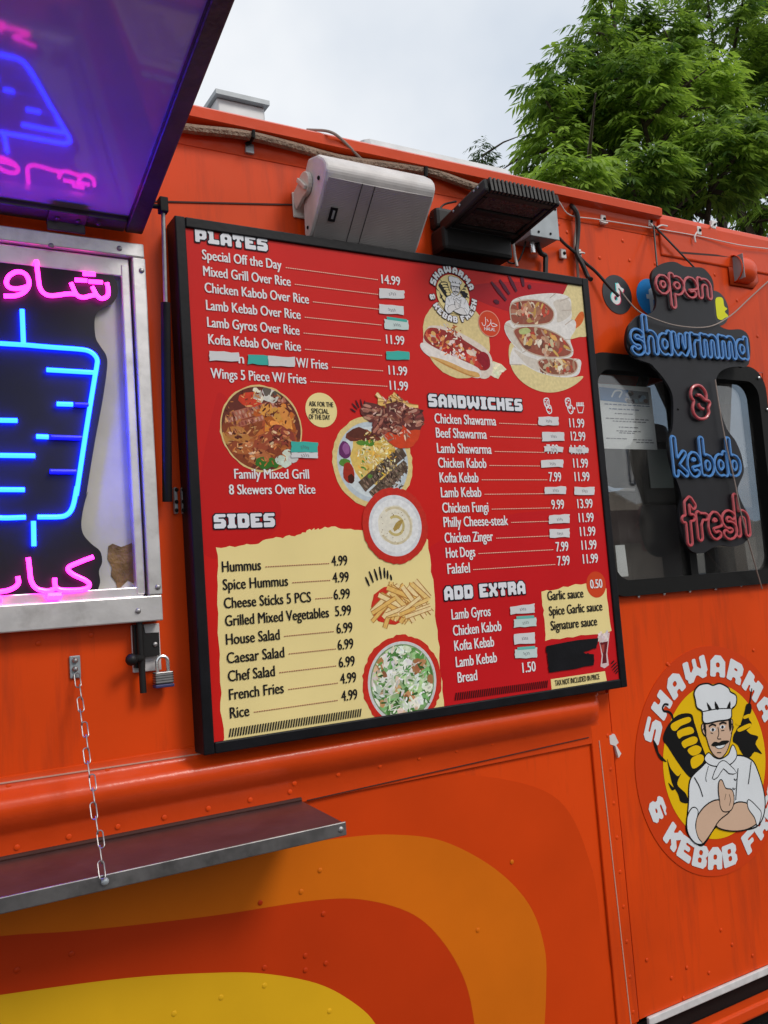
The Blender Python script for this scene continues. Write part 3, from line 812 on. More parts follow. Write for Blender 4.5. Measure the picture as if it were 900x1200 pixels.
section('plates', (200, 240), 1 / 3, [
    ('Special Off the Day', (112, 190), (390, 228), 720, ('14.99', (743, 277), (807, 283))),
    ('Mixed Grill Over Rice', (116, 250), (422, 285), 722),
    ('Chicken Kabob Over Rice', (121, 308), (486, 347), 730),
    ('Lamb Kebab Over Rice', (126, 370), (457, 401), 735),
    ('Lamb Gyros Over Rice', (130, 430), (453, 457), 735, ('11.99', (759, 488), (822, 493))),
    ('Kofta Kebab Over Rice', (134, 490), (458, 514), 740),
    ('n', (240, 557), (258, 558)),
    ('W/ Fries', (443, 571), (553, 578), 745, ('11.99', (768, 597), (832, 600))),
    ('Wings 5 Piece W/ Fries', (142, 609), (477, 629), 760, ('11.99', (772, 650), (835, 653)))], .0245, WH, LY)
section('mixed', (220, 440), .3111, [('Family Mixed Grill', (177, 388), (457, 389)), ('8 Skewers Over Rice', (157, 446), (481, 447))], .0235, WH, LY)
section('sides', (230, 580), 1 / 3, [
    ('Hummus', (92, 270), (228, 264), 470, ('4.99', (477, 249), (532, 247))),
    ('Spice Hummus', (95, 335), (323, 318), 470, ('4.99', (481, 308), (537, 305))),
    ('Cheese Sticks 5 PCS', (99, 399), (404, 376), 476, ('6.99', (485, 368), (541, 363))),
    ('Grilled Mixed Vegetables', (103, 460), (467, 431), ('5.99', (490, 427), (545, 421))),
    ('House Salad', (106, 526), (294, 509), 485, ('6.99', (495, 488), (550, 481))),
    ('Caesar Salad', (109, 592), (310, 571), 490, ('6.99', (499, 545), (553, 539))),
    ('Chef Salad', (113, 655), (277, 638), 495, ('6.99', (503, 607), (558, 600))),
    ('French Fries', (117, 720), (308, 697), 498, ('4.99', (508, 665), (563, 657))),
    ('Rice', (120, 785), (187, 777), 503, ('4.99', (512, 726), (567, 717)))], .0250, BLK, (.35, .12, .08))
section('sandwiches', (490, 450), .25556, [
    ('Chicken Shawarma', (78, 182), (358, 188), 548, ('11.99', (696, 200), (763, 199))),
    ('Beef Shawarma', (84, 247), (315, 250), 566, ('12.99', (703, 261), (768, 259))),
    ('Lamb Shawarma', (89, 318), (337, 318), 575, ('7.99', (593, 320), (645, 319)), ('11.99', (703, 322), (770, 321))),
    ('Chicken Kabob', (94, 385), (313, 383), 560, ('11.99', (714, 384), (780, 383))),
    ('Kofta Kebab', (101, 451), (277, 451), 590, ('7.99', (602, 447), (657, 446)), ('11.99', (720, 446), (787, 444))),
    ('Lamb Kebab', (107, 520), (290, 517), 576),
    ('Chicken Fungi', (113, 590), (323, 586), 604, ('9.99', (614, 574), (670, 572)), ('13.99', (733, 570), (801, 568))),
    ('Philly Cheese-steak', (119, 655), (413, 648), 598, ('11.99', (739, 634), (806, 632))),
    ('Chicken Zinger', (124, 728), (344, 720), 602, ('11.99', (745, 698), (814, 695))),
    ('Hot Dogs', (130, 798), (262, 790), 620, ('7.99', (634, 768), (690, 765)), ('11.99', (752, 760), (819, 757))),
    ('Falafel', (137, 870), (238, 865), 628, ('7.99', (641, 832), (696, 830)), ('11.99', (758, 823), (826, 820)))], .0275, WH, LY)
section('extra', (500, 660), .27778, [
    ('Lamb Gyros', (107, 237), (270, 223)), ('Chicken Kabob', (113, 303), (316, 288)), ('Kofta Kebab', (119, 368), (285, 353)),
    ('Lamb Kebab', (125, 437), (297, 419)), ('Bread', (133, 502), (214, 495), ('1.50', (406, 460), (461, 457)))], .0275, WH, LY)
# cream blocks
def rough(pts, amp, per=5):
    out = []
    L2 = [Vector(p) for p in pts]
    for i, p in enumerate(L2):
        e = L2[(i + 1) % len(L2)]
        for j in range(per):
            v = p.lerp(e, j / per); out.append((v.x + random.uniform(-amp, amp), v.y + random.uniform(-amp, amp)))
    return clipz(out)
YC = YP + .0001
cb = MB()
cb.flat([rough(pz([(254, 642), (290, 639), (320, 631), (345, 627), (362, 621), (375, 619), (395, 618), (425, 620), (470, 618), (501, 632), (509, 700), (515, 770), (521, 840), (440, 853), (350, 864), (262, 876), (258, 800), (255, 720)], YP), .0035, 7)], YC, CRM, 1e-6)
cb.build('cream_block', M['prn'], BD, recalc=False)
nb = MB()
nb.flat([rough(pz([(635, 693.5), (660, 688), (685, 683.6), (711, 690), (716, 740), (680, 745), (639, 750), (637, 720)], YP), .003, 5)], YC, CRM, 1e-6)
nb.flat([BP([(645.5, 796), (709, 786.5), (711.5, 802), (647, 813.5)])], YC, CRM, 1e-6)
nb.flat([circle(*BZ(698.6, 685), BR(698, 685, 15.5), 30)], YC - .0004, ORD, 1e-6)
nb.build('sauce_note', M['prn'], BD, recalc=False)
section('sauces', (500, 660), .27778, [('Garlic sauce', (512, 158), (662, 143)), ('Spice Garlic sauce', (519, 222), (742, 198)), ('Signature sauce', (526, 284), (720, 261))], .0265, BLK, LY)
section('tax', (500, 660), .27778, [('TAX NOT INCLUDED IN PRICE', (543, 517), (730, 489))], .0155, BLK, LY)
section('half', (500, 660), .27778, [('0.50', (692, 107), (742, 103))], .026, WH, LY)
# slanted hatch strips
def hatch_strip(a, b, hpx, n, col):
    t = MB(); A = P(*a, YT); B = P(*b, YT); hz = BR(a[0], a[1], hpx)
    for i in range(n):
        f = i / (n - 1); x = A.x + (B.x - A.x) * f; z = A.z + (B.z - A.z) * f; wd = (B.x - A.x) / n * .55
        t.flat([[(x, z), (x + wd, z), (x + wd * 2.3, z + 2 * hz), (x + wd * 1.3, z + 2 * hz)]], YT, col, 1e-7)
    t.build('hatched_strip', M['prn'], BD, recalc=False)
hatch_strip((268, 864), (421, 840), 5, 52, BLK)
hatch_strip((533, 821), (640, 806), 4.5, 44, (.05, .008, .01))
# short ray strokes beside the pictures
def rays(list_, wd, col):
    rs = MB()
    for a, b in list_:
        rs.flat([stroke([BZ(*a), tuple((Vector(BZ(*a)) + Vector(BZ(*b))) / 2), BZ(*b)], [wd * .5, wd, wd * .6])], YT, col, 1e-7)
    rs.build('ray_stroke', M['prn'], BD, recalc=False)
o4 = lambda x, y: (480 + x * .24444, 290 + y * .24444)
rays([(o4(390, 165), o4(462, 255)), (o4(430, 155), o4(478, 225)), (o4(473, 135), o4(512, 212)), (o4(533, 122), o4(545, 187)), (o4(402, 256), o4(428, 265)), (o4(570, 178), o4(578, 198))], .014, (.09, .012, .03))
o3 = lambda x, y: (230 + x / 3, 580 + y / 3)
rays([(o3(594, 288), o3(608, 320)), (o3(607, 268), o3(622, 308)), (o3(625, 260), o3(637, 300)), (o3(643, 252), o3(650, 296)), (o3(660, 256), o3(662, 292)), (o3(672, 265), o3(672, 295)), (o3(682, 280), o3(686, 300))], .006, BLK)
o2 = lambda x, y: (220 + x * .3111, 440 + y * .3111)
rays([(o2(612, 125), o2(632, 138)), (o2(618, 105), o2(638, 128)), (o2(632, 93), o2(645, 122)), (o2(650, 90), o2(655, 118)), (o2(666, 95), o2(664, 120))], .005, (.06, .012, .02))
o6 = lambda x, y: (500 + x * .27778, 660 + y * .27778)
rays([(o6(778, 440), o6(800, 418)), (o6(782, 452), o6(803, 430)), (o6(789, 460), o6(805, 442)), (o6(796, 466), o6(805, 455)), (o6(776, 425), o6(790, 410))], .005, BLK)

# ---- pictures
def jc(c, v=.25):
    k = 1 + random.uniform(-v, v); return tuple(min(.95, x * k * (1 + random.uniform(-.08, .08))) for x in c)
def inside(c, r, s=1.0):
    a = random.uniform(0, 2 * math.pi); q_ = math.sqrt(random.random()) * r * s
    return c[0] + q_ * math.cos(a), c[1] + q_ * math.sin(a)
def dropin(v, c, r):                                        # keep a loop inside a disc
    out = []
    for x, z in v:
        d = Vector((x - c[0], z - c[1]))
        if d.length > r: d = d.normalized() * r
        out.append((c[0] + d.x, c[1] + d.y))
    return out
YI = YP - .0004
def speck(mb, ce, rad, n, cols, sz):
    for _ in range(n):
        x, z = inside(ce, rad); s_ = sz * random.uniform(.4, 1.4)
        mb.flat([blob(x, z, s_ * random.uniform(1, 2.2), s_ * .55, random.uniform(0, 3.1), 6, .25)], YI, jc(random.choice(cols), .3), 1e-6)
# family mixed grill
c = BZ(307, 502); r = BR(307, 502, 49)
g_ = MB(); g_.flat([circle(*c, r * 1.04, 60, jit=.015)], YI, (.72, .52, .22)); g_.flat([circle(*c, r, 60)], YI, (.14, .03, .02))
def food(mb, n, cols, size, asp=1.6, rot=None, zone=None, keep=True):
    for _ in range(n):
        x, z = zone() if zone else inside(c, r)
        s_ = size * random.uniform(.6, 1.3)
        lp = blob(x, z, s_ * asp, s_, random.uniform(0, 3.1) if rot is None else rot + random.uniform(-.2, .2), 9, .22)
        mb.flat([dropin(lp, c, r) if keep else lp], YI, jc(random.choice(cols)))
food(g_, 60, [(.35, .07, .025), (.45, .13, .03), (.25, .05, .02), (.5, .2, .05)], r * .16, zone=lambda: (c[0] + random.uniform(-.8, .8) * r, c[1] + random.uniform(-.75, .2) * r))
for i, (dx, dz) in enumerate([(-.1, .38), (0, .52), (.05, .26)]):
    lp = stroke([(c[0] - .75 * r + dx * r, c[1] + (dz - .22) * r), (c[0] + dx * r, c[1] + dz * r), (c[0] + .65 * r + dx * r, c[1] + (dz + .2) * r)], r * .13)
    g_.flat([dropin(lp, c, r)], YI, (.42, .13, .08))
    for j in range(16):
        t = -.7 + j / 16 * 1.35; g_.flat([dropin(blob(c[0] + (dx + t) * r, c[1] + (dz + t * .3) * r, r * .03, r * .055, .3, 6), c, r)], YI, jc(random.choice([(.55, .28, .2), (.25, .06, .04)])))
food(g_, 26, [(.62, .20, .03), (.5, .12, .02), (.7, .30, .06)], r * .11, zone=lambda: (c[0] + random.uniform(-.1, .8) * r, c[1] + random.uniform(0, .45) * r))
g_.flat([dropin(blob(c[0] - .25 * r, c[1] + .68 * r, r * .28, r * .17, .1), c, r)], YI, (.62, .05, .02))
food(g_, 14, [(.75, .7, .62), (.12, .1, .08), (.6, .5, .4)], r * .08, zone=lambda: (c[0] + random.uniform(-.1, .45) * r, c[1] + random.uniform(.72, .9) * r))
for (dx, dz, sx_, sz_, rt, cc) in [(-.35, -.42, .34, .2, .3, (.42, .12, .035)), (.1, -.3, .42, .2, .5, (.34, .07, .03)), (.5, -.15, .35, .22, -.4, (.28, .05, .03)), (-.1, -.68, .3, .17, .1, (.45, .14, .05)), (-.62, -.15, .3, .18, -.3, (.5, .2, .05))]:
    g_.flat([dropin(blob(c[0] + dx * r, c[1] + dz * r, sx_ * r, sz_ * r, rt, 14, .12), c, r)], YI, cc)
    for j in range(12): g_.flat([dropin(blob(c[0] + (dx + random.uniform(-.22, .22)) * r, c[1] + (dz + random.uniform(-.12, .12)) * r, r * .07, r * .03, rt, 6), c, r)], YI, jc(random.choice([(.10, .02, .012), (.7, .3, .12), (.55, .2, .08), (.8, .55, .35)])))
for (dx, dz, rt) in [(.05, -.88, .4), (.25, -.82, -.6), (-.1, -.8, .9)]: g_.flat([blob(c[0] + dx * r, c[1] + dz * r, r * .16, r * .1, rt, 8)], YI, (.04, .16, .02))
for (dx, dz) in [(.42, -.75), (.55, -.82), (.62, -.6), (.75, -.7)]: g_.flat([blob(c[0] + dx * r, c[1] + dz * r, r * .15, r * .11, .3, 10, .08)], YI, jc((.62, .66, .62), .1))
speck(g_, c, r * .95, 230, [(.62, .30, .12), (.10, .02, .012), (.55, .18, .05), (.2, .04, .02), (.35, .10, .03)], .0034)
g_.build('grill_picture', M['food'], BD, recalc=False)
# special badge
q = MB(); cc = BZ(376.5, 480.5); rr = BR(376, 480, 20.2); q.flat([circle(*cc, rr, 36)], YI, CRM); q.build('special_badge', M['prn'], BD, recalc=False)
section('badge', (220, 440), .3111, [('ASK FOR THE', (457, 107), (549, 127)), ('SPECIAL', (466, 137), (532, 149)), ('OF THE DAY', (457, 160), (537, 171))], .0125, BLK, LY)
# kofta plate
c = BZ(437.5, 541.5); r = BR(437, 541, 52)
k_ = MB(); k_.flat([dropin(circle(*c, r * 1.03, 60, jit=.02), c, r * 1.06)], YI, (.72, .56, .24)); k_.flat([circle(*c, r * .91, 60)], YI, (.50, .57, .62)); k_.flat([circle(*c, r * .80, 60)], YI, (.62, .68, .70))
k_.flat([dropin(blob(c[0] + .02 * r, c[1] + .12 * r, .58 * r, .62 * r, .3, 20, .1), c, r * .9)], YI, (.72, .50, .13))
def sub(n, cols, sz_, asp, fx, fz, rot=None):
    food(k_, n, cols, sz_ * r, asp, rot, lambda: (c[0] + random.uniform(*fx) * r, c[1] + random.uniform(*fz) * r))
_r = r; r = r * .9
sub(150, [(.80, .60, .20), (.75, .45, .08), (.85, .72, .40), (.66, .38, .06)], .026, 2.2, (-.45, .6), (-.35, .7))
sub(6, [(.13, .03, .02), (.22, .06, .03)], .12, 1.8, (-.5, .15), (.58, .72), .1)
sub(7, [(.10, .25, .03), (.05, .15, .02)], .06, 2.2, (-.45, .1), (.42, .56), .1)
for (dx, dz, a_, b_, cl) in [(-.78, .28, .17, .22, (.13, .025, .12)), (-.74, .32, .1, .14, (.3, .1, .28)), (-.80, -.02, .16, .1, (.1, .25, .04)), (-.72, -.28, .16, .26, (.36, .03, .015)), (-.66, -.42, .09, .12, (.06, .015, .01))]:
    k_.flat([dropin(blob(c[0] + dx * r, c[1] + dz * r, a_ * r, b_ * r, 0, 14, .08), c, r)], YI, cl)
for (x0_, z0_, x1_, z1_) in [(-.38, -.62, .92, .30), (-.10, -.86, .98, -.06)]:
    k_.flat([dropin(stroke([(c[0] + x0_ * r, c[1] + z0_ * r), (c[0] + (x0_ + x1_) / 2 * r, c[1] + ((z0_ + z1_) / 2 + .02) * r), (c[0] + x1_ * r, c[1] + z1_ * r)], r * .30), c, r)], YI, (.10, .065, .045))
    for j in range(60):
        t = random.random(); o_ = random.uniform(-.13, .13)
        k_.flat([dropin(blob(c[0] + (x0_ + (x1_ - x0_) * t - o_ * .55) * r, c[1] + (z0_ + (z1_ - z0_) * t + o_ * .8) * r, r * .06, r * .022, 2.2, 6), c, r)], YI, jc(random.choice([(.20, .14, .10), (.06, .04, .03), (.26, .18, .13), (.13, .085, .06)])))
sub(14, [(.10, .24, .04)], .02, 2, (-.4, .4), (-.5, .4))
r = _r
speck(k_, (c[0] + .1 * r, c[1] + .2 * r), r * .5, 120, [(.86, .70, .34), (.60, .34, .05), (.9, .8, .5)], .0032)
speck(k_, (c[0] + .35 * r, c[1] - .35 * r), r * .38, 110, [(.30, .22, .16), (.03, .02, .015), (.2, .14, .1), (.2, .15, .11)], .0030)
k_.build('kofta_picture', M['food'], BD, recalc=False)
# wings with fries, overlapping the plate
f_ = MB(); f_.h = .0012; c = BZ(458, 487); r = BR(458, 487, 30)
f_.flat([circle(*BZ(470, 500), BR(470, 500, 26), 40, jit=.03)], YI, ORD)
def fries(mb, cx, cz, sx_, sz_, n, ln, ang, spread):
    for _ in range(n):
        x = cx + random.uniform(-1, 1) * sx_; z = cz + random.uniform(-1, 1) * sz_; a_ = ang + random.uniform(-spread, spread); l_ = ln * random.uniform(.7, 1.2)
        d = Vector((math.cos(a_), math.sin(a_))) * l_ / 2; wd = ln * .13
        for cl, k in (((.40, .17, .04), 1.35), (random.choice([(.80, .55, .20), (.78, .48, .14), (.85, .66, .34)]), .95)):
            mb.flat([stroke([(x - d.x, z - d.y), (x + d.x, z + d.y)], wd * k)], YI, cl)
a_ = BZ(464, 474); fries(f_, a_[0], a_[1], .040, .006, 15, .075, -.35, .5)
for (px, py, sx_, sz_, rt) in [(438, 484, .04, .027, -.2), (452, 494, .045, .03, .6), (470, 486, .05, .03, -.5), (484, 490, .035, .033, .3), (446, 500, .035, .022, .9), (460, 500, .03, .02, -.1)]:
    x, z = BZ(px, py); f_.flat([blob(x, z, sx_, sz_, rt, 14, .14)], YI, (.13, .035, .03))
    for j in range(22): f_.flat([blob(x + random.uniform(-.7, .7) * sx_, z + random.uniform(-.7, .7) * sz_, .012, .0045, rt, 6)], YI, jc(random.choice([(.30, .09, .06), (.07, .02, .018), (.38, .15, .10), (.2, .05, .04), (.45, .22, .16)])))
speck(f_, BZ(462, 490), .065, 120, [(.50, .28, .20), (.06, .015, .012), (.32, .12, .08), (.7, .45, .35)], .0038)
f_.build('wings_picture', M['food'], BD, recalc=False)
# hummus
h_ = MB(); h_.h = .0012; c = BZ(463.3, 616); r = BR(463, 616, 36)
h_.flat([circle(*c, r * 1.24, 70, jit=.02)], YI, (.55, .03, .02)); h_.flat([circle(*c, r, 60)], YI, (.66, .67, .70)); h_.flat([circle(*c, r * .88, 50)], YI, (.76, .77, .78))
h_.flat([blob(c[0], c[1] + .02 * r, .66 * r, .64 * r, 0, 24, .05)], YI, (.74, .70, .58)); 
for k, cl in ((.58, (.62, .54, .36)), (.50, (.76, .72, .60)), (.30, (.55, .44, .18))):
    h_.flat([stroke([(c[0] + k * r * math.cos(t) , c[1] + k * r * math.sin(t)) for t in np.linspace(-2.6, 2.2, 24)], r * .09)], YI, cl)
h_.flat([blob(c[0] + .08 * r, c[1], .26 * r, .09 * r, .7, 12)], YI, (.40, .27, .07))
for j in range(24): h_.flat([blob(*inside(c, r * .62), r * .02, r * .015, 0, 5)], YI, jc((.25, .14, .06)))
h_.build('hummus_picture', M['food'], BD, recalc=False)
# fries
f_ = MB(); x, z = BZ(466, 706); f_.flat([blob(*BZ(459, 709), .062, .050, 0, 30, .05)], YI, (.60, .035, .02))
fries(f_, x, z, .05, .022, 26, .085, .9, .5); fries(f_, x + .03, z, .05, .03, 12, .09, -.8, .4); fries(f_, x, z - .02, .07, .016, 10, .07, .3, .4)
f_.build('fries_picture', M['food'], BD, recalc=False)
# salad
s_ = MB(); c = BZ(472, 799); r = BR(472, 799, 48)
s_.flat([clipz(circle(*c, r * 1.15, 80, jit=.025))], YI, (.58, .03, .018)); s_.flat([clipz(circle(*c, r, 60))], YI, (.62, .63, .63)); s_.flat([clipz(circle(*c, r * .93, 60))], YI, (.20, .30, .14))
_r = r; r *= .9
food(s_, 130, [(.12, .32, .08), (.22, .46, .16), (.36, .56, .26), (.08, .20, .05), (.50, .64, .40)], r * .14, 1.5)
food(s_, 34, [(.74, .76, .68), (.62, .68, .56), (.78, .78, .74)], r * .12, 1.5)
food(s_, 13, [(.45, .22, .09), (.56, .30, .13), (.34, .13, .06)], r * .11, 1.3)
food(s_, 13, [(.68, .52, .40), (.60, .40, .25)], r * .075, 1.3)
for j in range(22):
    x, z = inside(c, r * .8); a_ = random.uniform(-.2, 1.2); d = Vector((math.cos(a_), math.sin(a_))) * r * .2
    s_.flat([stroke([(x - d.x, z - d.y), (x, z + r * .02), (x + d.x, z + d.y)], r * .022)], YI, (.80, .80, .74))
r = _r
speck(s_, c, r * .88, 220, [(.85, .86, .80), (.10, .26, .06), (.5, .66, .36), (.04, .12, .03), (.7, .74, .6)], .0046)
s_.build('salad_picture', M['food'], BD, recalc=False)
# hot dog
d_ = MB(); d_.h = 1e-5; c = BZ(535.5, 397); r = BR(535, 397, 46)
d_.flat([circle(*c, r, 60, jit=.012)], YI, (.70, .56, .27))
def H4(x, y): return BZ(*o4(x, y))
d_.flat([[H4(*p) for p in [(400, 545), (440, 560), (465, 585), (440, 600), (425, 630), (400, 620), (370, 600)]]], YI, (.74, .70, .48))
for j in range(12): d_.flat([blob(*H4(395 + random.uniform(0, 50), 560 + random.uniform(0, 60)), .012, .005, random.uniform(-.8, .8), 6)], YI, jc((.80, .76, .55), .12))
def sp(pts, n=5): v = smoothpts([Vector(H4(*p)) for p in pts], n, True); return [(p.x, p.y) for p in v]
d_.flat([sp([(85, 385), (130, 375), (200, 390), (300, 440), (370, 490), (398, 550), (390, 610), (345, 628), (250, 570), (120, 500), (65, 460)])], YI, (.70, .60, .52))
d_.flat([sp([(70, 440), (80, 395), (120, 385), (200, 410), (300, 470), (370, 520), (385, 570), (345, 590), (240, 540), (120, 480)])], YI, (.30, .03, .025))
for j in range(90):
    t = random.random(); x_ = 85 + 270 * t; y_ = 405 + 130 * t + random.uniform(-14, 50)
    d_.flat([blob(*H4(x_, y_), random.uniform(.006, .016), random.uniform(.004, .009), random.uniform(0, 3), 7)], YI, jc(random.choice([(.55, .04, .03), (.42, .02, .02), (.72, .55, .48), (.66, .34, .12), (.76, .66, .60), (.30, .04, .03), (.62, .10, .05)])))
d_.flat([sp([(345, 500), (375, 515), (385, 555), (365, 585), (340, 560), (320, 530)])], YI, (.28, .01, .02))
d_.flat([sp([(50, 465), (70, 458), (140, 490), (250, 540), (330, 580), (340, 620), (300, 622), (180, 570), (90, 520), (58, 490)])], YI, (.76, .70, .66))
d_.flat([sp([(95, 522), (180, 545), (270, 585), (325, 600), (335, 621), (290, 618), (180, 570)])], YI, (.66, .38, .13))
d_.flat([sp([(110, 530), (180, 562), (260, 600), (310, 618), (290, 618), (180, 570)])], YI, (.52, .24, .06))
speck(d_, H4(200, 450), .05, 70, [(.8, .7, .62), (.25, .02, .02), (.7, .2, .06)], .0040)
d_.build('hot_dog_picture', M['food'], BD, recalc=False)
# wraps
w_ = MB()
w_.flat([clipz(sp([(780, 150), (860, 150), (870, 300), (858, 415), (810, 430), (750, 440), (690, 400), (690, 300), (735, 225)]))], YI, (.72, .60, .30))
w_.flat([clipz(sp([(490, 455), (475, 520), (500, 600), (560, 660), (640, 693), (720, 690), (790, 660), (832, 618), (760, 622), (660, 590), (560, 540)]))], YI, (.72, .60, .30))
w_.flat([sp([(770, 400), (790, 350), (815, 312), (832, 310), (835, 340), (815, 375)])], YI, (.66, .13, .02))
def wrap(shell, fill, shade):
    w_.flat([sp(shell)], YI, (.74, .71, .68)); w_.flat([sp(shade)], YI, (.62, .56, .49)); w_.flat([sp(fill)], YI, (.30, .08, .05))
    lo = Vector((min(p[0] for p in fill), min(p[1] for p in fill))); hi = Vector((max(p[0] for p in fill), max(p[1] for p in fill)))
    ce = (lo + hi) / 2
    for j in range(64):
        a_ = random.uniform(0, 6.28); q_ = math.sqrt(random.random()) * .86
        x_ = ce.x + (hi.x - lo.x) / 2 * q_ * math.cos(a_); y_ = ce.y + (hi.y - lo.y) / 2 * q_ * math.sin(a_) * .85 + (x_ - ce.x) * tilt
        w_.flat([blob(*H4(x_, y_), random.uniform(.006, .018), random.uniform(.004, .009), random.uniform(0, 3), 7)], YI, jc(random.choice([(.30, .10, .06), (.17, .06, .04), (.52, .30, .20), (.68, .52, .36), (.55, .07, .04), (.72, .62, .48), (.40, .18, .10), (.62, .36, .10)])))
    for j in range(12):
        i_ = random.randrange(len(shell)); p_ = shell[i_]; e_ = ((p_[0] * .75 + ce.x * .25), (p_[1] * .75 + ce.y * .25))
        w_.flat([stroke([H4(*p_), H4(*e_)], .003)], YI, (.50, .42, .36))
    lp = sp(fill, 6); o_ = ring(lp, .004); w_.flat(o_, YI, (.56, .44, .34))
tilt = .05
wrap([(480, 560), (500, 475), (560, 500), (700, 535), (810, 535), (820, 575), (800, 615), (720, 622), (620, 600), (540, 560)], [(615, 545), (680, 530), (780, 535), (805, 570), (780, 605), (700, 612), (640, 592)], [(500, 490), (560, 520), (620, 545), (620, 590), (560, 562)])
tilt = .22
wrap([(455, 370), (500, 345), (640, 345), (780, 345), (795, 390), (770, 440), (785, 500), (760, 530), (650, 530), (540, 505), (470, 430)], [(500, 395), (560, 378), (650, 390), (730, 430), (775, 490), (750, 522), (650, 525), (560, 495), (515, 440)], [(455, 375), (480, 365), (505, 420), (540, 500), (480, 440)])
w_.flat([sp([(525, 395), (560, 385), (580, 400), (560, 415), (530, 415)])], YI, (.45, .50, .20))
tilt = .10
wrap([(485, 265), (520, 240), (600, 225), (700, 220), (765, 240), (775, 300), (770, 345), (700, 370), (600, 378), (500, 375), (482, 320)], [(490, 270), (560, 252), (640, 262), (690, 310), (670, 360), (580, 372), (500, 365), (482, 320)], [(690, 260), (760, 250), (772, 320), (710, 360), (705, 310)])
w_.build('wrap_picture', M['food'], BD, recalc=False)
# halal badge: ring, lettering and calligraphic strokes
b_ = MB(); b_.h = .0010; c = BZ(573, 379.5); r = BR(573, 379.5, 15.3); b_.flat([circle(*c, r, 36)], YI, (.72, .28, .20)); b_.flat([circle(*c, r * .93, 36)], YI, ORD)
for pts, wd in [([(325, 285), (336, 440), (315, 520), (270, 525), (226, 440)], 6), ([(512, 468), (560, 464), (604, 488), (664, 525), (565, 556), (508, 522), (487, 440), (481, 350)], 6), ([(370, 345), (412, 420)], 6), ([(486, 430), (434, 520), (365, 552)], 6)]:
    v = smoothpts([Vector(BZ(555 + p[0] * .0411, 360 + p[1] * .0411)) for p in pts], 4); b_.flat([stroke([(p.x, p.y) for p in v], BR(573, 380, wd * .13))], YI, WH)
A = BZ(567.2, 386.8); B = BZ(580, 388); text(b_, 'HALAL', A[0], B[0], (A[1] + B[1]) / 2 - .001, .0095, YI - .0016, WH)
b_.build('halal_badge', M['prn'], BD, recalc=False)
# little drink glass, wrap and cup icons
i_ = MB()
def D6(x, y): return BZ(*o6(x, y))
i_.flat([[D6(*p) for p in [(722, 300), (772, 292), (762, 380), (768, 430), (750, 443), (733, 436), (738, 390)]]], YI, (.66, .50, .50))
i_.flat([[D6(*p) for p in [(730, 335), (764, 330), (757, 385), (760, 420), (740, 424), (743, 385)]]], YI, (.14, .015, .02))
i_.flat([[D6(*p) for p in [(735, 345), (750, 342), (748, 375), (740, 378)]]], YI, (.36, .06, .05))
for j in range(16): i_.flat([blob(*D6(random.uniform(722, 770), random.uniform(290, 326)), .006, .004, random.uniform(0, 3), 6)], YI, jc((.72, .62, .62), .2))
i_.build('menu_icon', M['prn'], BD, recalc=False); i_ = MB()
def o5(x, y): return (490 + x * .25556, 450 + y * .25556)
def W5(x, y): return BZ(*o5(x, y))
for dx in (0, 98):
    i_.flat(ring(smooth_ := [(p.x, p.y) for p in smoothpts([Vector(W5(*p)) for p in [(577 + dx, 70), (595 + dx, 66), (600 + dx, 85), (598 + dx, 105), (590 + dx, 110), (580 + dx, 95)]], 4, True)], .0035), YI, WH)
    i_.flat(ring([(p.x, p.y) for p in smoothpts([Vector(W5(*p)) for p in [(588 + dx, 108), (605 + dx, 98), (612 + dx, 125), (602 + dx, 136), (592 + dx, 126)]], 4, True)], .0035), YI, WH)
    for j in range(9): i_.flat([blob(*W5(588 + dx + random.uniform(-8, 8), 85 + random.uniform(-12, 14)), .003, .002, 0, 5)], YI, WH)
    for j in range(4): i_.flat([blob(*W5(602 + dx + random.uniform(-5, 5), 118 + random.uniform(-10, 10)), .003, .002, 0, 5)], YI, WH)
i_.flat(ring([W5(*p) for p in [(726, 100), (760, 100), (753, 132), (735, 132)]], .0035), YI, WH)
for x_ in (728, 735, 742, 749, 756): i_.flat([stroke([W5(x_, 84), W5(x_ - 1, 99)], .004)], YI, WH)
i_.flat([blob(*W5(716, 112), .004, .004, 0, 6)], YI, WH)
i_.build('menu_icon', M['prn'], BD, recalc=False)

# ---- price stickers stuck over the print
WT = (.66, .66, .67); TE = (.05, .42, .36); TG = (.55, .66, .64)
def sticker(off, sc, pts, col, scrib=1, col2=None):
    q = MB(); pw = [(off[0] + x * sc, off[1] + y * sc) for x, y in pts]
    lp = rough(pz(pw, YP), .0016, 4)
    q.flat([lp], YT - .001, col, 0)
    xs = [p[0] for p in lp]; zs_ = [p[1] for p in lp]; cx = sum(xs) / len(xs); cz = sum(zs_) / len(zs_)
    if col2: q.flat([[(cx - .03, cz + .012), (cx + .034, cz + .010), (cx + .034, cz + .018), (cx - .03, cz + .020)]], YT - .0013, col2, 0)
    if scrib:
        for j in range(4):
            x = cx + (-.010 + j * .006); z = cz + random.uniform(-.002, .002)
            q.flat([stroke([(x, z + .003), (x + .003, z - .001), (x + .001, z - .004), (x + .004, z - .003)], .0012)], YT - .0016, (.12, .12, .14), 1e-6)
    q.h = 1e-9
    return q.build('price_sticker', M['prn'], BD, recalc=False)
def rc(x0, y0, x1, y1, s=0): return [(x0, y0), (x1, y0 + s), (x1, y1 + s * .6), (x0, y1)]
A_ = (200, 240); t3 = 1 / 3
sticker(A_, t3, rc(733, 295, 820, 328, 7), WT); sticker(A_, t3, rc(733, 350, 817, 382, 8), WT)
tag(sticker(A_, t3, rc(750, 403, 835, 437, 6), TG, 1, (.06, .40, .34)), 'pale green price sticker')
tag(sticker(A_, t3, rc(757, 514, 838, 543, 3), TE, 0), 'plain teal price sticker')
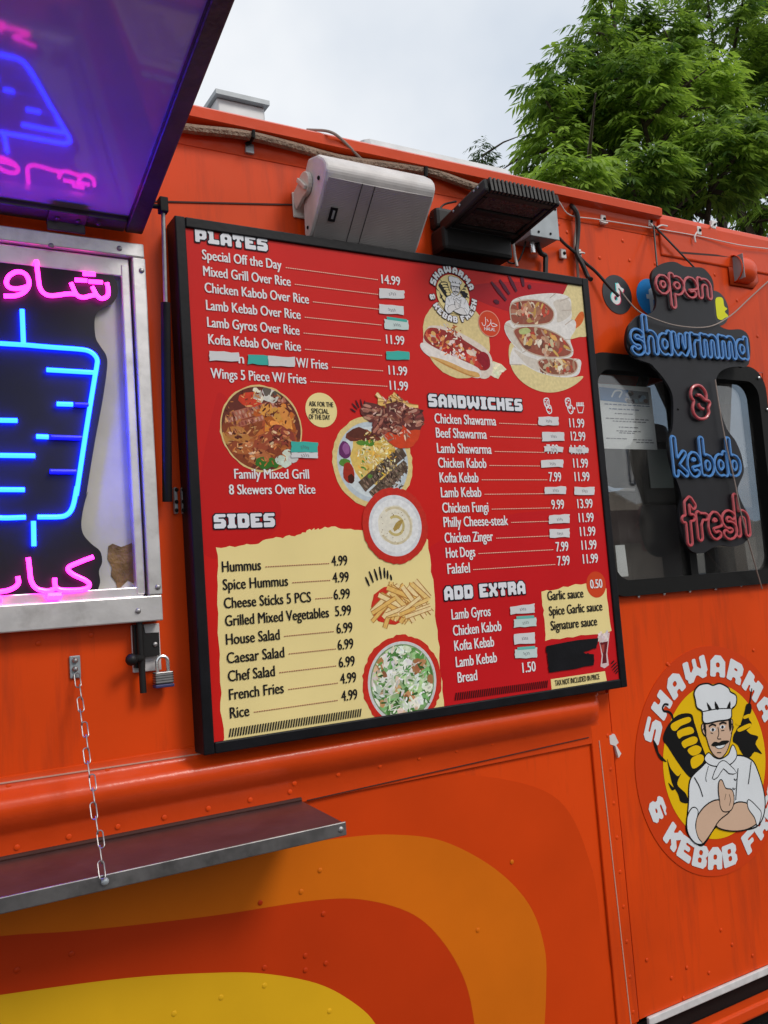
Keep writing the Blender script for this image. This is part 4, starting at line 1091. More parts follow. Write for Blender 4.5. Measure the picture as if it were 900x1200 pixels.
sticker(A_, t3, rc(135, 515, 238, 548, 6), WT, 0); tag(sticker(A_, t3, rc(270, 527, 342, 560, 4), TE, 0), 'teal cover strip in the W/ Fries line'); sticker(A_, t3, rc(342, 532, 436, 567, 4), WT, 0)
sticker((220, 440), .3111, rc(388, 250, 488, 289, 2), TE, 1); sticker((220, 440), .3111, rc(388, 290, 488, 311, 2), WT, 1)
B_ = (490, 450); k5 = .25556
for b in [(549, 152, 642, 190, -1), (567, 221, 668, 262, 2), (576, 285, 662, 310, 5), (690, 291, 778, 316, 2), (562, 349, 663, 383, -3), (577, 472, 676, 506, -2), (713, 473, 806, 508, -1), (597, 603, 692, 642, -6), (601, 667, 692, 705, -4)]:
    sticker(B_, k5, rc(*b), WT)
C_ = (500, 660); k6 = .27778
sticker(C_, k6, rc(350, 182, 453, 216, -12), WT); sticker(C_, k6, rc(366, 236, 460, 271, -9), TG, 1, (.15, .48, .42)); sticker(C_, k6, rc(366, 300, 455, 342, -8), WT); sticker(C_, k6, rc(370, 366, 464, 403, -9), TG, 1, (.15, .48, .42))
q = MB(); q.flat([rough(pz([(639, 757), (700, 747), (698.6, 759), (683, 765), (696, 767), (695, 779), (643, 789), (641, 773)], YP), .002, 5)], YT - .001, (.008, .008, .009), 0)
q.flat([rough(pz([(641, 771), (690, 766.5), (690, 767.5), (641, 773.5)], YP), .001, 4)], YT - .0014, (.02, .02, .022), 0); q.h = 1e-9
q.build('black_tape', M['black'], BD, recalc=False)

# ================================================================== CHEF EMBLEM (same drawing on the board and on the cab)
EC = circle  # helper alias
def q8(x, y): return (680 + x * .266667, 740 + y * .266667)
def fitc():
    pts = [P(*p, -.002) for p in [(776, 889), (787, 841), (805, 815), (837, 801), (883, 839), (896, 881), (895, 927), (840, 980), (792, 953)]]
    A = np.array([[2 * p.x, 2 * p.z, 1] for p in pts]); b = np.array([p.x ** 2 + p.z ** 2 for p in pts])
    s_ = np.linalg.lstsq(A, b, rcond=None)[0]; return s_[0], s_[1], math.sqrt(s_[2] + s_[0] ** 2 + s_[1] ** 2)
ECX, ECZ, ER = fitc()
def EN(x, y):                                               # emblem pixel -> unit emblem coordinates
    v = P(*q8(x, y), -.002); return ((v.x - ECX) / ER, (v.z - ECZ) / ER)
def chef(mb, cx, cz, r, Y, wh, sk, bk, ye, detail=True):
    st_ = r * 2e-4
    def T(pts, n=0, closed=True):
        v = [Vector(EN(*p)) for p in pts]
        if n: v = smoothpts(v, n, closed)
        return [(cx + p.x * r, cz + p.y * r) for p in v]
    def F(pts, col, n=4): mb.flat([T(pts, n)], Y, col, 4e-5)
    def Sk(pts, wd, col=None, n=4): mb.flat([stroke(T(pts, n, False), wd * r)], Y, col or bk, 4e-5)
    def O(pts, col, wd=.022, n=4):
        lp = T(pts, n); mb.flat([ring(lp, wd * r * 2)[0]], Y, bk, 4e-5); mb.flat([lp], Y, col, 4e-5)
    # cone of meat and flames
    F([(362, 470), (385, 410), (430, 366), (485, 362), (500, 400), (525, 480), (552, 560), (530, 600), (495, 642), (470, 632), (430, 580), (385, 510)], bk)
    for pts in [[(398, 408), (440, 385), (478, 376), (482, 396), (440, 415), (420, 435), (402, 432)], [(425, 440), (470, 420), (492, 424), (495, 446), (450, 460), (432, 470)], [(445, 485), (490, 462), (512, 468), (508, 490), (470, 505), (455, 512)], [(470, 520), (505, 500), (530, 512), (522, 535), (490, 545)], [(485, 560), (520, 540), (540, 548), (536, 575), (505, 600), (488, 596)]]: F(pts, ye)
    Sk([(408, 392), (400, 365), (385, 352), (366, 350), (360, 335), (370, 320), (386, 322)], .03)
    F([(318, 474), (336, 500), (345, 535), (378, 572), (350, 562), (330, 525)], bk); F([(380, 560), (395, 600), (425, 635), (440, 625), (425, 672), (462, 712), (472, 752), (440, 748), (428, 715), (400, 660)], bk, 5); F([(385, 664), (402, 680), (416, 690), (400, 697)], bk)
    # skewer
    Sk([(752, 250), (740, 330), (700, 520)], .02)
    F([(720, 350), (728, 320), (748, 318), (750, 350), (738, 380), (752, 410), (720, 440), (700, 452), (680, 440), (705, 400)], bk, 3)
    F([(680, 440), (720, 430), (745, 450), (780, 462), (768, 495), (797, 538), (765, 528), (740, 556), (712, 540), (690, 500), (668, 480)], bk, 3)
    for pts in [[(716, 372), (742, 362), (744, 374), (718, 384)], [(690, 428), (740, 404), (748, 416), (700, 440)], [(684, 398), (702, 404), (698, 412), (682, 408)]]: F(pts, ye)
    # body, back to front
    O([(490, 640), (530, 600), (560, 575), (600, 590), (680, 548), (748, 566), (778, 620), (805, 720), (803, 800), (770, 855), (690, 868), (600, 850), (540, 932), (505, 922), (468, 875), (470, 820), (476, 750), (478, 680)], wh)
    O([(545, 560), (562, 535), (585, 555), (615, 562), (650, 540), (668, 500), (684, 545), (655, 582), (600, 590), (565, 582)], wh, .016)
    O([(538, 405), (600, 398), (660, 385), (664, 425), (655, 480), (640, 525), (615, 553), (590, 545), (568, 512), (552, 462), (536, 440)], sk, .016)
    F([(537, 400), (548, 402), (552, 460), (542, 440)], bk, 2); F([(648, 390), (660, 384), (663, 420), (654, 440)], bk, 2)
    Sk([(540, 425), (534, 440), (545, 460)], .016); Sk([(662, 405), (670, 420), (660, 450)], .016)
    for ex, ey in ((580, 432), (622, 420)): F([(ex - 13, ey), (ex, ey - 10), (ex + 13, ey - 2), (ex, ey + 8)], wh, 3); F([(ex - 6, ey), (ex, ey - 8), (ex + 6, ey), (ex, ey + 7)], bk, 3)
    Sk([(562, 418), (578, 408), (594, 414)], .026); Sk([(608, 408), (622, 400), (640, 404)], .026)
    Sk([(602, 420), (606, 450), (600, 470), (616, 472)], .014); Sk([(570, 445), (580, 448)], .012); Sk([(616, 436), (630, 434)], .012)
    O([(590, 502), (612, 502), (634, 494), (624, 508), (604, 513)], wh, .009, 3); F([(572, 500), (586, 484), (606, 487), (622, 479), (652, 480), (636, 496), (608, 501), (590, 505)], bk, 3); Sk([(598, 532), (616, 532)], .012)
    O([(505, 300), (500, 268), (520, 240), (555, 232), (580, 240), (610, 232), (645, 250), (655, 268), (680, 285), (678, 320), (660, 340), (655, 380), (600, 390), (542, 399), (535, 350), (512, 332)], wh)
    Sk([(534, 352), (600, 340), (660, 338)], .014); F([(560, 345), (552, 310), (575, 342)], bk, 2); F([(590, 342), (588, 305), (608, 340)], bk, 2); F([(640, 336), (655, 305), (656, 335)], bk, 2)
    # neckerchief tails, buttons, sleeve folds
    O([(615, 572), (600, 590), (578, 645), (600, 638), (625, 600), (650, 622), (682, 620), (655, 590), (632, 570)], wh, .012, 2)
    for bx_, by_ in ((678, 650), (672, 690), (668, 722)): Sk([(bx_ - 6, by_ - 4), (bx_, by_ + 3), (bx_ + 6, by_ - 2)], .014)
    Sk([(690, 600), (685, 660), (680, 740)], .014); Sk([(498, 640), (520, 680), (535, 725)], .014); Sk([(748, 570), (742, 620), (735, 670)], .014)
    Sk([(560, 590), (548, 640), (552, 660)], .008)
    # forearms and thumb
    O([(595, 850), (640, 800), (680, 755), (730, 758), (765, 795), (772, 838), (720, 868), (650, 872)], sk, .018)
    O([(505, 870), (512, 815), (550, 765), (600, 742), (645, 765), (650, 790), (605, 828), (565, 890), (530, 932), (508, 915)], sk, .018)
    O([(610, 742), (605, 700), (607, 662), (618, 655), (634, 690), (662, 698), (670, 740), (658, 782), (625, 788), (612, 765)], sk, .016)
    Sk([(650, 715), (656, 740), (650, 765)], .010); Sk([(636, 712), (630, 740)], .008)
    O([(468, 815), (490, 775), (512, 790), (500, 850), (512, 905), (530, 930), (500, 925), (470, 880)], wh, .014); O([(735, 740), (770, 770), (790, 800), (775, 850), (762, 815), (735, 775)], wh, .014)
# sticker on the cab
DC = thing('round_decal', 'large round restaurant decal of a chef with crossed arms on the orange cab side', 'decal', (ECX, -.002, ECZ - ER * 1.48))
EWH = (.70, .73, .76); ESK = (.62, .42, .30); EYE_ = (.78, .48, .006)
q = MB(); q.slab([circle(ECX, ECZ + .005, ER * 1.485, 90)], -.0022, -.0006); q.build('disc', mat('decal_red', (.60, .048, .006), .42, coat=.05, spec=.15), DC)
q = MB(); q.flat([circle(ECX, ECZ, ER, 80)], -.003, EYE_, 0); q.build('yellow_circle', M['prn'], DC, recalc=False)
q = MB(); arc_text(q, 'SHAWARMA', ECX, ECZ, ER * 1.24, ER * .29, -64, 64, -.0032, EWH, True, 1.15); q.build('lettering', M['prn'], DC, recalc=False)
q = MB(); arc_text(q, '& KEBAB FRESH', ECX, ECZ, ER * 1.24, ER * .28, -70, 76, -.0032, EWH, False, 1.1)
q.build('lettering', M['prn'], DC, recalc=False)
q = MB(); chef(q, ECX, ECZ, ER, -.0036, EWH, ESK, (.010, .010, .010), EYE_); q.build('chef_drawing', M['prn'], DC, recalc=False)
# small one printed on the board
c = BZ(530.5, 345); r = BR(530, 345, 22.5)
q = MB(); q.flat([circle(c[0], c[1], r, 50)], YT - .0004, CRM, 0); q.build('emblem_disc', M['prn'], BD, recalc=False)
q = MB(); chef(q, c[0] + .004, c[1] - .004, r * .98, YT - .0007, WH, (.72, .70, .70), BLK, CRM); q.build('emblem_chef', M['prn'], BD, recalc=False)
q = MB(); arc_text(q, 'SHAWARMA', c[0], c[1], r * 1.26, r * .34, -66, 66, YT - .0008, WH, True, 1.0, (.05, .01, .02)); q.build('emblem_lettering', M['prn'], BD, recalc=False)
q = MB(); arc_text(q, '& KEBAB FRESH', c[0], c[1], r * 1.30, r * .32, -78, 78, YT - .0008, WH, False, .95, (.05, .01, .02))
q.build('emblem_lettering', M['prn'], BD, recalc=False)
# ================================================================== LIT NEON SIGN IN THE SERVING WINDOW
YN = -.030; YNT = -.040
NS = thing('neon_sign', 'lit neon sign of a blue kebab spit with pink Arabic lettering in the serving window', 'neon sign', (0.32, -.02, 1.68))
def n2(x, y): return (x * .266667, 260 + y * .266667)
def n3(x, y): return (x * .266667, 560 + y * .266667)
rgt = [n2(*p) for p in [(150, 165), (230, 172), (265, 196), (300, 206), (345, 196), (400, 184), (455, 206), (500, 240), (518, 300), (500, 352), (440, 385), (417, 425), (420, 505), (440, 545), (468, 590), (470, 650), (450, 790), (420, 950), (395, 1100), (380, 1200)]]
rgt += [n3(*p) for p in [(388, 60), (372, 110), (358, 190), (365, 245), (400, 288), (440, 322), (449, 370), (435, 410), (440, 460), (420, 505), (370, 532), (300, 542), (200, 530)]]
v = [P(*p, YN) for p in rgt]; ax_ = P(32, 500, YN).x
half = smoothpts([Vector((p.x, p.z)) for p in v], 4)
loop = [(p.x, p.y) for p in half] + [(2 * ax_ - p.x, p.y) for p in half[::-1]]
q = MB(); q.slab([loop], YN, YN + .006); q.build('backing', M['plate'], NS, bevel=.0015)
def ntube(name, m_, paths, r=.0053, fn=n2, smooth_n=5, reflection_copy=False, par=NS):
    q = MB()
    for pts in paths:
        w_ = [P(*(fn(*p)), YNT) for p in pts]
        w_ = smoothpts(w_, smooth_n) if smooth_n and len(w_) > 2 else w_
        q.tube(w_, r, 8)
        if reflection_copy: q.tube([Vector((2 * ax_ - p.x, p.y, p.z)) for p in w_], r, 8)
    return q.build(name, m_, par, smooth=True)
top = [(97, 385), (100, 460), (103, 536)]
ntube('skewer_tube', M['tubeb'], [top], smooth_n=0)
n2b = n2
tr_ = [n2(*p) for p in [(103, 540), (230, 551), (340, 559), (385, 566), (412, 582), (427, 606), (424, 640), (412, 710), (375, 940), (337, 1190)]] + [n3(*p) for p in [(338, 40), (325, 108), (312, 143), (292, 163), (260, 171), (165, 172)]]
w_ = smoothpts([P(*p, YNT) for p in tr_], 5)
q = MB(); q.tube(w_, .0053, 8); q.tube([Vector((2 * ax_ - p.x, p.y, p.z)) for p in w_], .0053, 8); q.build('spit_outline_tube', M['tubeb'], NS, smooth=True)
ntube('skewer_tube', M['tubeb'], [[(147, 190), (148, 245), (149, 300)]], fn=n3, smooth_n=0)
for pa in [[(205, 650), (410, 662)], [(250, 800), (320, 802)], [(-60, 871), (76, 873)], [(160, 943), (213, 945)], [(-90, 1025), (154, 1028)], [(-60, 1176), (108, 1177)], [(-330, 650), (-140, 655)], [(-300, 800), (-120, 802)], [(-250, 1100), (-90, 1102)]]:
    ntube('dash_tube', M['tubeb'], [pa], smooth_n=0)
for pa in [[(328, 803), (388, 805)], [(222, 946), (360, 950)], [(220, 1097), (335, 1098)]]:
    ntube('dash_tube', M['tubed'], [pa], smooth_n=0)
PK = .0050
ntube('pink_letter_tube', M['tubep'], [[(470, 268), (476, 300), (472, 325), (450, 337), (428, 326), (405, 285)], [(428, 320), (400, 324), (365, 332), (335, 318), (312, 268)], [(340, 318), (300, 316), (235, 324), (200, 318), (176, 290), (167, 235), (160, 170)]], PK)
ntube('pink_letter_tube', M['tubep'], [[(365, 228), (418, 231)], [(330, 255), (382, 258)], [(390, 262), (450, 266)]], PK, smooth_n=0)
ntube('pink_letter_tube', M['tubep'], [[(18, 326), (70, 324), (110, 305), (128, 268), (112, 230), (75, 219), (40, 238), (28, 268), (45, 290), (85, 293), (118, 285)]], PK)
ntube('pink_letter_tube', M['tubep'], [[(-20, 240), (-15, 290), (-50, 325), (-110, 328)], [(-110, 250), (-150, 240), (-180, 265), (-165, 295), (-130, 292), (-112, 262), (-112, 300), (-210, 318), (-260, 305)], [(-260, 165), (-262, 240), (-258, 320)]], PK)
ntube('pink_letter_tube', M['tubep'], [[(410, 347), (350, 370), (300, 395), (318, 422), (375, 450), (393, 470), (372, 488), (300, 494), (255, 488), (242, 470), (240, 440)], [(248, 482), (215, 496), (165, 488), (138, 455), (130, 400), (124, 350)]], PK, fn=n3)
ntube('pink_letter_tube', M['tubep'], [[(210, 520), (268, 518)], [(-30, 537), (5, 532)]], .0085, fn=n3, smooth_n=0)
ntube('pink_letter_tube', M['tubep'], [[(78, 433), (80, 465), (52, 488), (0, 500), (-70, 496), (-110, 470), (-110, 430)], [(-140, 350), (-138, 430), (-150, 480)]], PK, fn=n3)

# ================================================================== UNLIT HANGING SIGN
YS = -.075; YST = -.084
HS = thing('hanging_sign', 'black sign with unlit red and blue tube letters hanging in front of the cab window', 'sign', (P(810, 660, YS).x, YS, P(810, 660, YS).z))
def s6(x, y): return (640 + x * .28889, 220 + y * .28889)
def s7(x, y): return (680 + x * .25, 400 + y * .25)
lf = [s6(*p) for p in [(560, 318), (520, 300), (470, 308), (435, 335), (428, 370), (440, 420), (448, 460), (440, 495), (415, 512), (380, 515), (352, 540), (332, 570), (325, 620), (335, 660), (365, 692), (420, 712)]]
lf += [s7(*p) for p in [(350, 125), (400, 185), (432, 250), (437, 330), (432, 410), (414, 455), (418, 530), (438, 610), (466, 690), (475, 740), (463, 800), (470, 880), (492, 945), (525, 985), (575, 992), (620, 968), (660, 955), (720, 962), (775, 940), (800, 890), (790, 820), (760, 760), (738, 700), (748, 660), (767, 610), (757, 540), (730, 470), (690, 415), (665, 350), (645, 270), (634, 200), (650, 150), (690, 125), (745, 118)]]
lf += [s6(*p) for p in [(800, 728), (822, 715), (829, 660), (820, 600), (790, 575), (740, 575), (705, 560), (684, 520), (680, 440), (676, 375), (640, 328), (600, 322)]]
q = MB(); q.slab([pz(lf, YS, 4)], YS, YS + .010); q.build('backing', M['plate'], HS, bevel=.002)
# tube letters: iso-line round a skeleton of strokes
def arc(cx, cy, rx, ry, a0, a1, n=10): return [(cx + rx * math.cos(R(a0 + (a1 - a0) * i / n)), cy + ry * math.sin(R(a0 + (a1 - a0) * i / n))) for i in range(n + 1)]
BOWL = arc(.36, .5, .24, .34, 0, 360)
SK = {
'o': (.72, [BOWL]), 'p': (.72, [[(.10, 1.0), (.10, -.55)], arc(.36, .52, .26, .34, 150, -150)]), 'e': (.74, [[(.14, .50), (.60, .58)] + arc(.37, .5, .25, .40, 12, 300)]),
'n': (.76, [[(.12, .95), (.12, .12)], [(.12, .55)] + arc(.38, .58, .24, .32, 150, 0) + [(.62, .12)]]),
's': (.66, [arc(.34, .70, .24, .22, 30, 250, 8) + arc(.34, .28, .25, .22, 80, -150, 8)]),
'h': (.76, [[(.12, 1.55), (.12, .12)], [(.12, .55)] + arc(.38, .58, .24, .32, 150, 0) + [(.62, .12)]]),
'a': (.76, [arc(.34, .48, .24, .34, 40, 320), [(.60, .95), (.60, .12)]]),
'w': (1.0, [[(.10, .92), (.12, .35), (.26, .14), (.44, .30), (.48, .85)], [(.48, .5), (.54, .25), (.68, .14), (.82, .35), (.86, .92)]]),
'r': (.56, [[(.12, .95), (.12, .10)], [(.12, .6), (.28, .88), (.48, .86)]]),
'm': (1.06, [[(.12, .95), (.12, .12)], [(.12, .6)] + arc(.32, .66, .19, .26, 150, 0, 6) + [(.51, .12)], [(.51, .6)] + arc(.72, .66, .19, .26, 150, 0, 6) + [(.92, .12)]]),
'k': (.74, [[(.12, 1.55), (.12, .12)], [(.60, .95), (.16, .50), (.62, .12)]]), 'b': (.74, [[(.12, 1.55), (.12, .16)], arc(.36, .46, .25, .34, 150, -150)]),
'f': (.62, [[(.55, 1.30), (.40, 1.52), (.24, 1.40), (.22, -.05)], [(.05, .82), (.46, .86)]]),
'&': (.8, [arc(.36, 1.12, .21, .26, 0, 360), arc(.37, .45, .26, .33, 0, 360), [(.52, .62), (.70, .78)]]),
}
def tubeword(s, a, b, xh, fn, m_, sc=1.0, r=.0048):
    A = P(*fn(*a), YST); B = P(*fn(*b), YST); wid = sum(SK[c][0] for c in s); Wd = B.x - A.x; kx = Wd / wid
    hz = xh; u = 0; st_ = .0032; rad = kx * .112; q = MB(); sl_ = (B.z - A.z) / Wd
    for n_, c in enumerate(s):
        segs = []
        for pl in SK[c][1]:
            for p, q_ in zip(pl[:-1], pl[1:]): segs.append(((p[0] + u) * kx, p[1] * hz, (q_[0] + u) * kx, q_[1] * hz))
        gx = np.arange(u * kx - .05, (u + SK[c][0]) * kx + .05, st_); gz = np.arange(-hz * .9, hz * 2.0, st_); X, Z = np.meshgrid(gx, gz); D = np.full(X.shape, 9.)
        for x0_, z0_, x1_, z1_ in segs:
            dx, dz = x1_ - x0_, z1_ - z0_; L2 = dx * dx + dz * dz + 1e-12
            t = np.clip(((X - x0_) * dx + (Z - z0_) * dz) / L2, 0, 1); D = np.minimum(D, np.hypot(X - x0_ - t * dx, Z - z0_ - t * dz))
        for lp in iso(D, rad, gx[0], gz[0], st_):
            if len(lp) < 8: continue
            q.tube([(A.x + x, YST - .0004 * (n_ % 2), A.z + z + x * sl_) for x, z in lp], r, 6, closed=True)
        u += SK[c][0]
    return q.build('letter_tube', m_, HS, smooth=True)
def hgt(fn, x, y0, y1): return abs(P(*fn(x, y0), YST).z - P(*fn(x, y1), YST).z)
tubeword('open', (447, 428), (674, 452), hgt(s6, 480, 345, 420), s6, M['offred'])
tubeword('shawrmma', (348, 672), (824, 700), hgt(s6, 480, 585, 678), s6, M['offblue'])
def s9(x, y): return (800 + x * .05556, 440 + y * .05556)
q = MB()
for pts in ([(290, 415), (350, 418), (410, 465), (460, 520), (540, 540), (568, 600), (535, 690), (548, 790), (490, 890), (400, 920), (310, 895), (235, 810), (205, 680), (228, 550), (185, 480), (165, 380), (200, 260), (300, 210), (380, 235), (450, 310), (490, 410), (490, 510)], [(325, 590), (345, 650), (390, 695), (435, 710)]):
    q.tube(smoothpts([P(*s9(*p), YST) for p in pts], 4), .0055, 8)
q.build('ampersand_tube', M['offred'], HS, smooth=True)
tubeword('kebab', (440, 635), (757, 632), hgt(s7, 500, 500, 640) / 1.25, s7, M['offblue'])
tubeword('fresh', (492, 938), (800, 912), hgt(s7, 500, 800, 945) / 1.15, s7, M['offred'])
q = MB()
for fn, x, y in [(s7, 459, 318), (s7, 605, 325), (s6, 505, 420), (s6, 600, 440)]: q.dome(P(*fn(x, y), YS - .0005), .004, .003)
q.build('fixing_screw', M['rubber'], HS)

# ================================================================== ROUND STICKERS
def rsticker(name, label, px, py, ry, col, Y=-.002):
    c_ = P(px, py, Y); r_ = abs(P(px, py - ry, Y).z - P(px, py + ry, Y).z) / 2
    t = thing(name, label, 'sticker', (c_.x, Y, c_.z - r_), 'round social media stickers on the cab')
    q = MB(); q.slab([circle(c_.x, c_.z, r_, 40)], Y, -.0006); q.build('disc', col, t)
    return t, c_, r_
mblk = mat('sticker_black', (.012, .013, .018), .35); mblu = mat('sticker_blue', (.01, .22, .60), .35)
t, c, r = rsticker('round_sticker', 'round black sticker with a white musical note beside the menu board', 723.5, 345, 22.5, mblk)
for dx, dz, cl, yy in [(-.05, .03, (.1, .7, .7), -.0026), (.05, -.03, (.7, .06, .15), -.0029), (0, 0, (.8, .8, .8), -.0032)]:
    q = MB()
    q.flat([stroke([(c.x + (.05 + dx) * r, c.z + (.55 + dz) * r), (c.x + (.05 + dx) * r, c.z + (-.2 + dz) * r)], .19 * r)], yy, cl, 0)
    q.flat(ring(circle(c.x + (-.15 + dx) * r, c.z + (-.22 + dz) * r, .22 * r, 20), .19 * r), yy - .00008, cl, 0)
    q.flat([stroke([(c.x + (.05 + dx) * r, c.z + (.54 + dz) * r), (c.x + (.2 + dx) * r, c.z + (.32 + dz) * r), (c.x + (.42 + dx) * r, c.z + (.24 + dz) * r)], .18 * r)], yy - .00016, cl, 0)
    q.h = 1e-9; q.build('musical_note', M['prn'], t, recalc=False)
t, c, r = rsticker('round_sticker', 'round blue sticker half hidden behind the hanging sign', 762, 348, 21, mblu)
q = MB(); q.flat([stroke([(c.x + .35 * r, c.z + .5 * r), (c.x + .05 * r, c.z + .35 * r), (c.x + .05 * r, c.z - .9 * r)], .28 * r)], -.0026, (.55, .62, .7), 0); q.flat([stroke([(c.x - .3 * r, c.z + .0 * r), (c.x + .4 * r, c.z + .0 * r)], .25 * r)], -.0029, (.55, .62, .7), 0)
q.h = 1e-9; q.build('letter_mark', M['prn'], t, recalc=False)
t, c, r = rsticker('round_sticker', 'round black sticker with a yellow ghost right of the word open', 840, 361, 20, mblk)
def g6(x, y): v = P(*s6(x, y), -.003); return Vector((v.x, v.z))
q = MB(); lp = smoothpts([g6(*p) for p in [(684, 452), (700, 443), (714, 450), (720, 480), (732, 490), (722, 502), (736, 520), (722, 528), (708, 536), (692, 528), (687, 500)]], 4, True)
q.flat([[(p.x + .004, p.y) for p in lp]], -.003, (.72, .72, .02), 0); q.h = 1e-9; q.build('ghost_mark', M['prn'], t, recalc=False)

# ================================================================== LOUDSPEAKER
def solve_y(px, py, x):                                     # depth at which the pixel's ray reaches the plane X = x
    d = ray(px, py); return CAM.y + d.y * (x - CAM.x) / d.x
SB = P(361, 283, -.040)                                     # lower left front corner of the grille
yt = solve_y(385, 190, SB.x); ST = P(385, 190, yt)
upv = (ST - SB); hS = upv.length; upv.normalize(); nf = Vector((1, 0, 0)).cross(upv); nf.normalize()
if nf.y > 0: nf = -nf
print('speaker', SB, ST, hS, nf)
SWd = P(486, 295, SB.y).x - SB.x
SP = thing('loudspeaker', 'silver grey wall loudspeaker with dark grille tilted down above the menu board', 'loudspeaker', tuple(SB + Vector((SWd / 2, .06, 0))))
# cross-section in (up, out) coordinates: rounded top and bottom, tapering back
prof = [(0.004, -.030), (0, -.012), (.012, -.002), (.03, .0), (hS - .045, .0), (hS - .018, -.004), (hS - .004, -.018), (hS, -.038), (hS - .004, -.075), (hS * .85, -.125), (hS * .55, -.125)]
k = len(prof)
def sv(x, u, o_): return Vector((x, 0, 0)) + Vector((0, SB.y, SB.z)) + upv * u + nf * o_
q = MB(); vs = [sv(SB.x, *p) for p in prof] + [sv(SB.x + SWd, *p) for p in prof]
q.add(vs, [(i, (i + 1) % k, k + (i + 1) % k, k + i) for i in range(k)] + [tuple(range(k)), tuple(range(2 * k - 1, k - 1, -1))])
q.build('cabinet', M['grey'], SP, bevel=.007)
q = MB(); n_ = 24; vs = []; gh0, gh1 = .004, hS - .034
for i in range(n_ + 1):
    t = i / n_
    for o_, u in ((.0012, gh0), (.004 + .008 * math.sin(math.pi * t), gh0), (.004 + .008 * math.sin(math.pi * t), gh1), (.0012, gh1)): vs.append(sv(SB.x + .010 + (SWd - .02) * t, u, o_))
q.add(vs, [(i * 4 + j, i * 4 + (j + 1) % 4, (i + 1) * 4 + (j + 1) % 4, (i + 1) * 4 + j) for i in range(n_) for j in range(4)] + [(0, 1, 2, 3), (n_ * 4 + 3, n_ * 4 + 2, n_ * 4 + 1, n_ * 4)])
q.build('grille', M['grille'], SP, smooth=True)
q = MB(); q.obox(sv(SB.x + .045, hS * .40, .0090), (.010, 0, 0), upv * .018, nf * .0012); bd = q.build('badge', M['black'], SP)
q = MB(); q.obox(sv(SB.x + .045, hS * .40, .0107), (.003, 0, 0), upv * .011, nf * .0004); q.build('badge_mark', M['galv'], bd)
for xx in (.31, .42):
    q = MB(); q.obox(sv(SB.x + SWd * xx, hS * .44, .0044 + .008 * math.sin(math.pi * xx)), (.0008, 0, 0), upv * hS * .40, nf * .0003); q.build('grille_seam', M['black'], SP)
q = MB(); ctr = sv(SB.x - .004, hS * .58, -.085)
q.tube([ctr + Vector((.003, 0, 0)), ctr + Vector((-.010, 0, 0))], .032, 20)
q.obox(ctr + Vector((-.014, 0, 0)), (.004, 0, 0), (upv * .006), nf * .028)
b0 = ctr + Vector((-.004, 0, 0)); wv = Vector((0, -.004, ctr.z - .028)) + Vector((b0.x - .004, 0, 0))
d_ = (wv - b0); pr_ = d_.cross(Vector((1, 0, 0))).normalized()
q.obox((b0 + wv) / 2, (.005, 0, 0), d_ / 2, pr_ * .026); q.box(b0.x - .012, b0.x + .03, -.006, -.001, wv.z - .04, wv.z + .03)
q.build('mounting_bracket', M['cream'], SP, bevel=.003)
q = MB(); q.dome(sv(SB.x - .001, hS - .05, -.03), .006, .004, (-1, 0, 0)); q.dome(sv(SB.x - .001, .03, -.02), .005, .003, (-1, 0, 0)); q.build('cabinet_screw', M['rubber'], SP)

# ================================================================== FLOODLIGHT
def f5(x, y): return (480 + x * .266667, 160 + y * .266667)
YF = -.075
a = P(*f5(140, 285), YF); b = P(*f5(455, 480), YF)
FL = thing('floodlight', 'black finned LED floodlight tilted outward above the sandwich photos', 'floodlight', ((a.x + b.x) / 2, -.04, b.z))
zb0 = P(*f5(150, 490), YF).z; zt0 = P(*f5(150, 285), YF).z
q = MB(); q.box(a.x, b.x, YF, -.002, zb0, zb0 + .075); q.box(a.x, b.x, YF + .03, -.002, zb0 + .0755, zt0); q.build('housing', M['blackm'], FL, bevel=.012)
# tilted head: hinge edge low near the housing, fin edge high and outwards
hl = P(*f5(180, 398), YF - .005); hr = P(*f5(462, 440), YF - .005)
yo = solve_y(*f5(345, 240), hl.x); tl = P(*f5(345, 240), yo)
ev = (tl - hl); el = ev.length; ev.normalize(); on = Vector((1, 0, 0)).cross(ev).normalized()
if on.z > 0: on = -on                                       # facing down and outwards
print('flood', hl, tl, el, on)
fwid = hr.x - hl.x
def fv(x, s_, n_): return Vector((hl.x + x, hl.y, hl.z)) + ev * s_ + on * n_
def fbox(mb, x0, x1, s0, s1, n0, n1): mb.obox(fv((x0 + x1) / 2, (s0 + s1) / 2, (n0 + n1) / 2), ((x1 - x0) / 2, 0, 0), ev * (s1 - s0) / 2, on * (n1 - n0) / 2)
q = MB(); fbox(q, 0, fwid, 0, el, -.022, -.006); fbox(q, 0, fwid, 0, .022, -.005, .004); fbox(q, 0, fwid, el - .022, el, -.005, .004); fbox(q, 0, .016, .023, el - .023, -.005, .004); fbox(q, fwid - .016, fwid, .023, el - .023, -.005, .004)
fbox(q, .017, fwid - .017, el * .5 - .012, el * .5 + .012, -.005, .004)
hd_ = q.build('lamp_head', M['blackm'], FL, bevel=.004)
for s0, s1 in ((.024, el * .5 - .014), (el * .5 + .014, el - .024)):
    q = MB(); fbox(q, .018, fwid - .018, s0, s1, -.005, -.001); q.build('led_lens', M['lens'], hd_)
q = MB(); nfin = 17
for i in range(nfin): x = fwid * (i + .5) / nfin; fbox(q, x - .0035, x + .0035, el * .1, el + .012, -.036, -.023); fbox(q, x - .004, x + .004, el + .0005, el + .012, -.0225, .003)
q.build('cooling_fin', M['blackm'], hd_)
q = MB(); fbox(q, fwid + .001, fwid + .014, -.03, el + .010, -.030, .006); q.build('side_arm', M['blackm'], FL, bevel=.008)
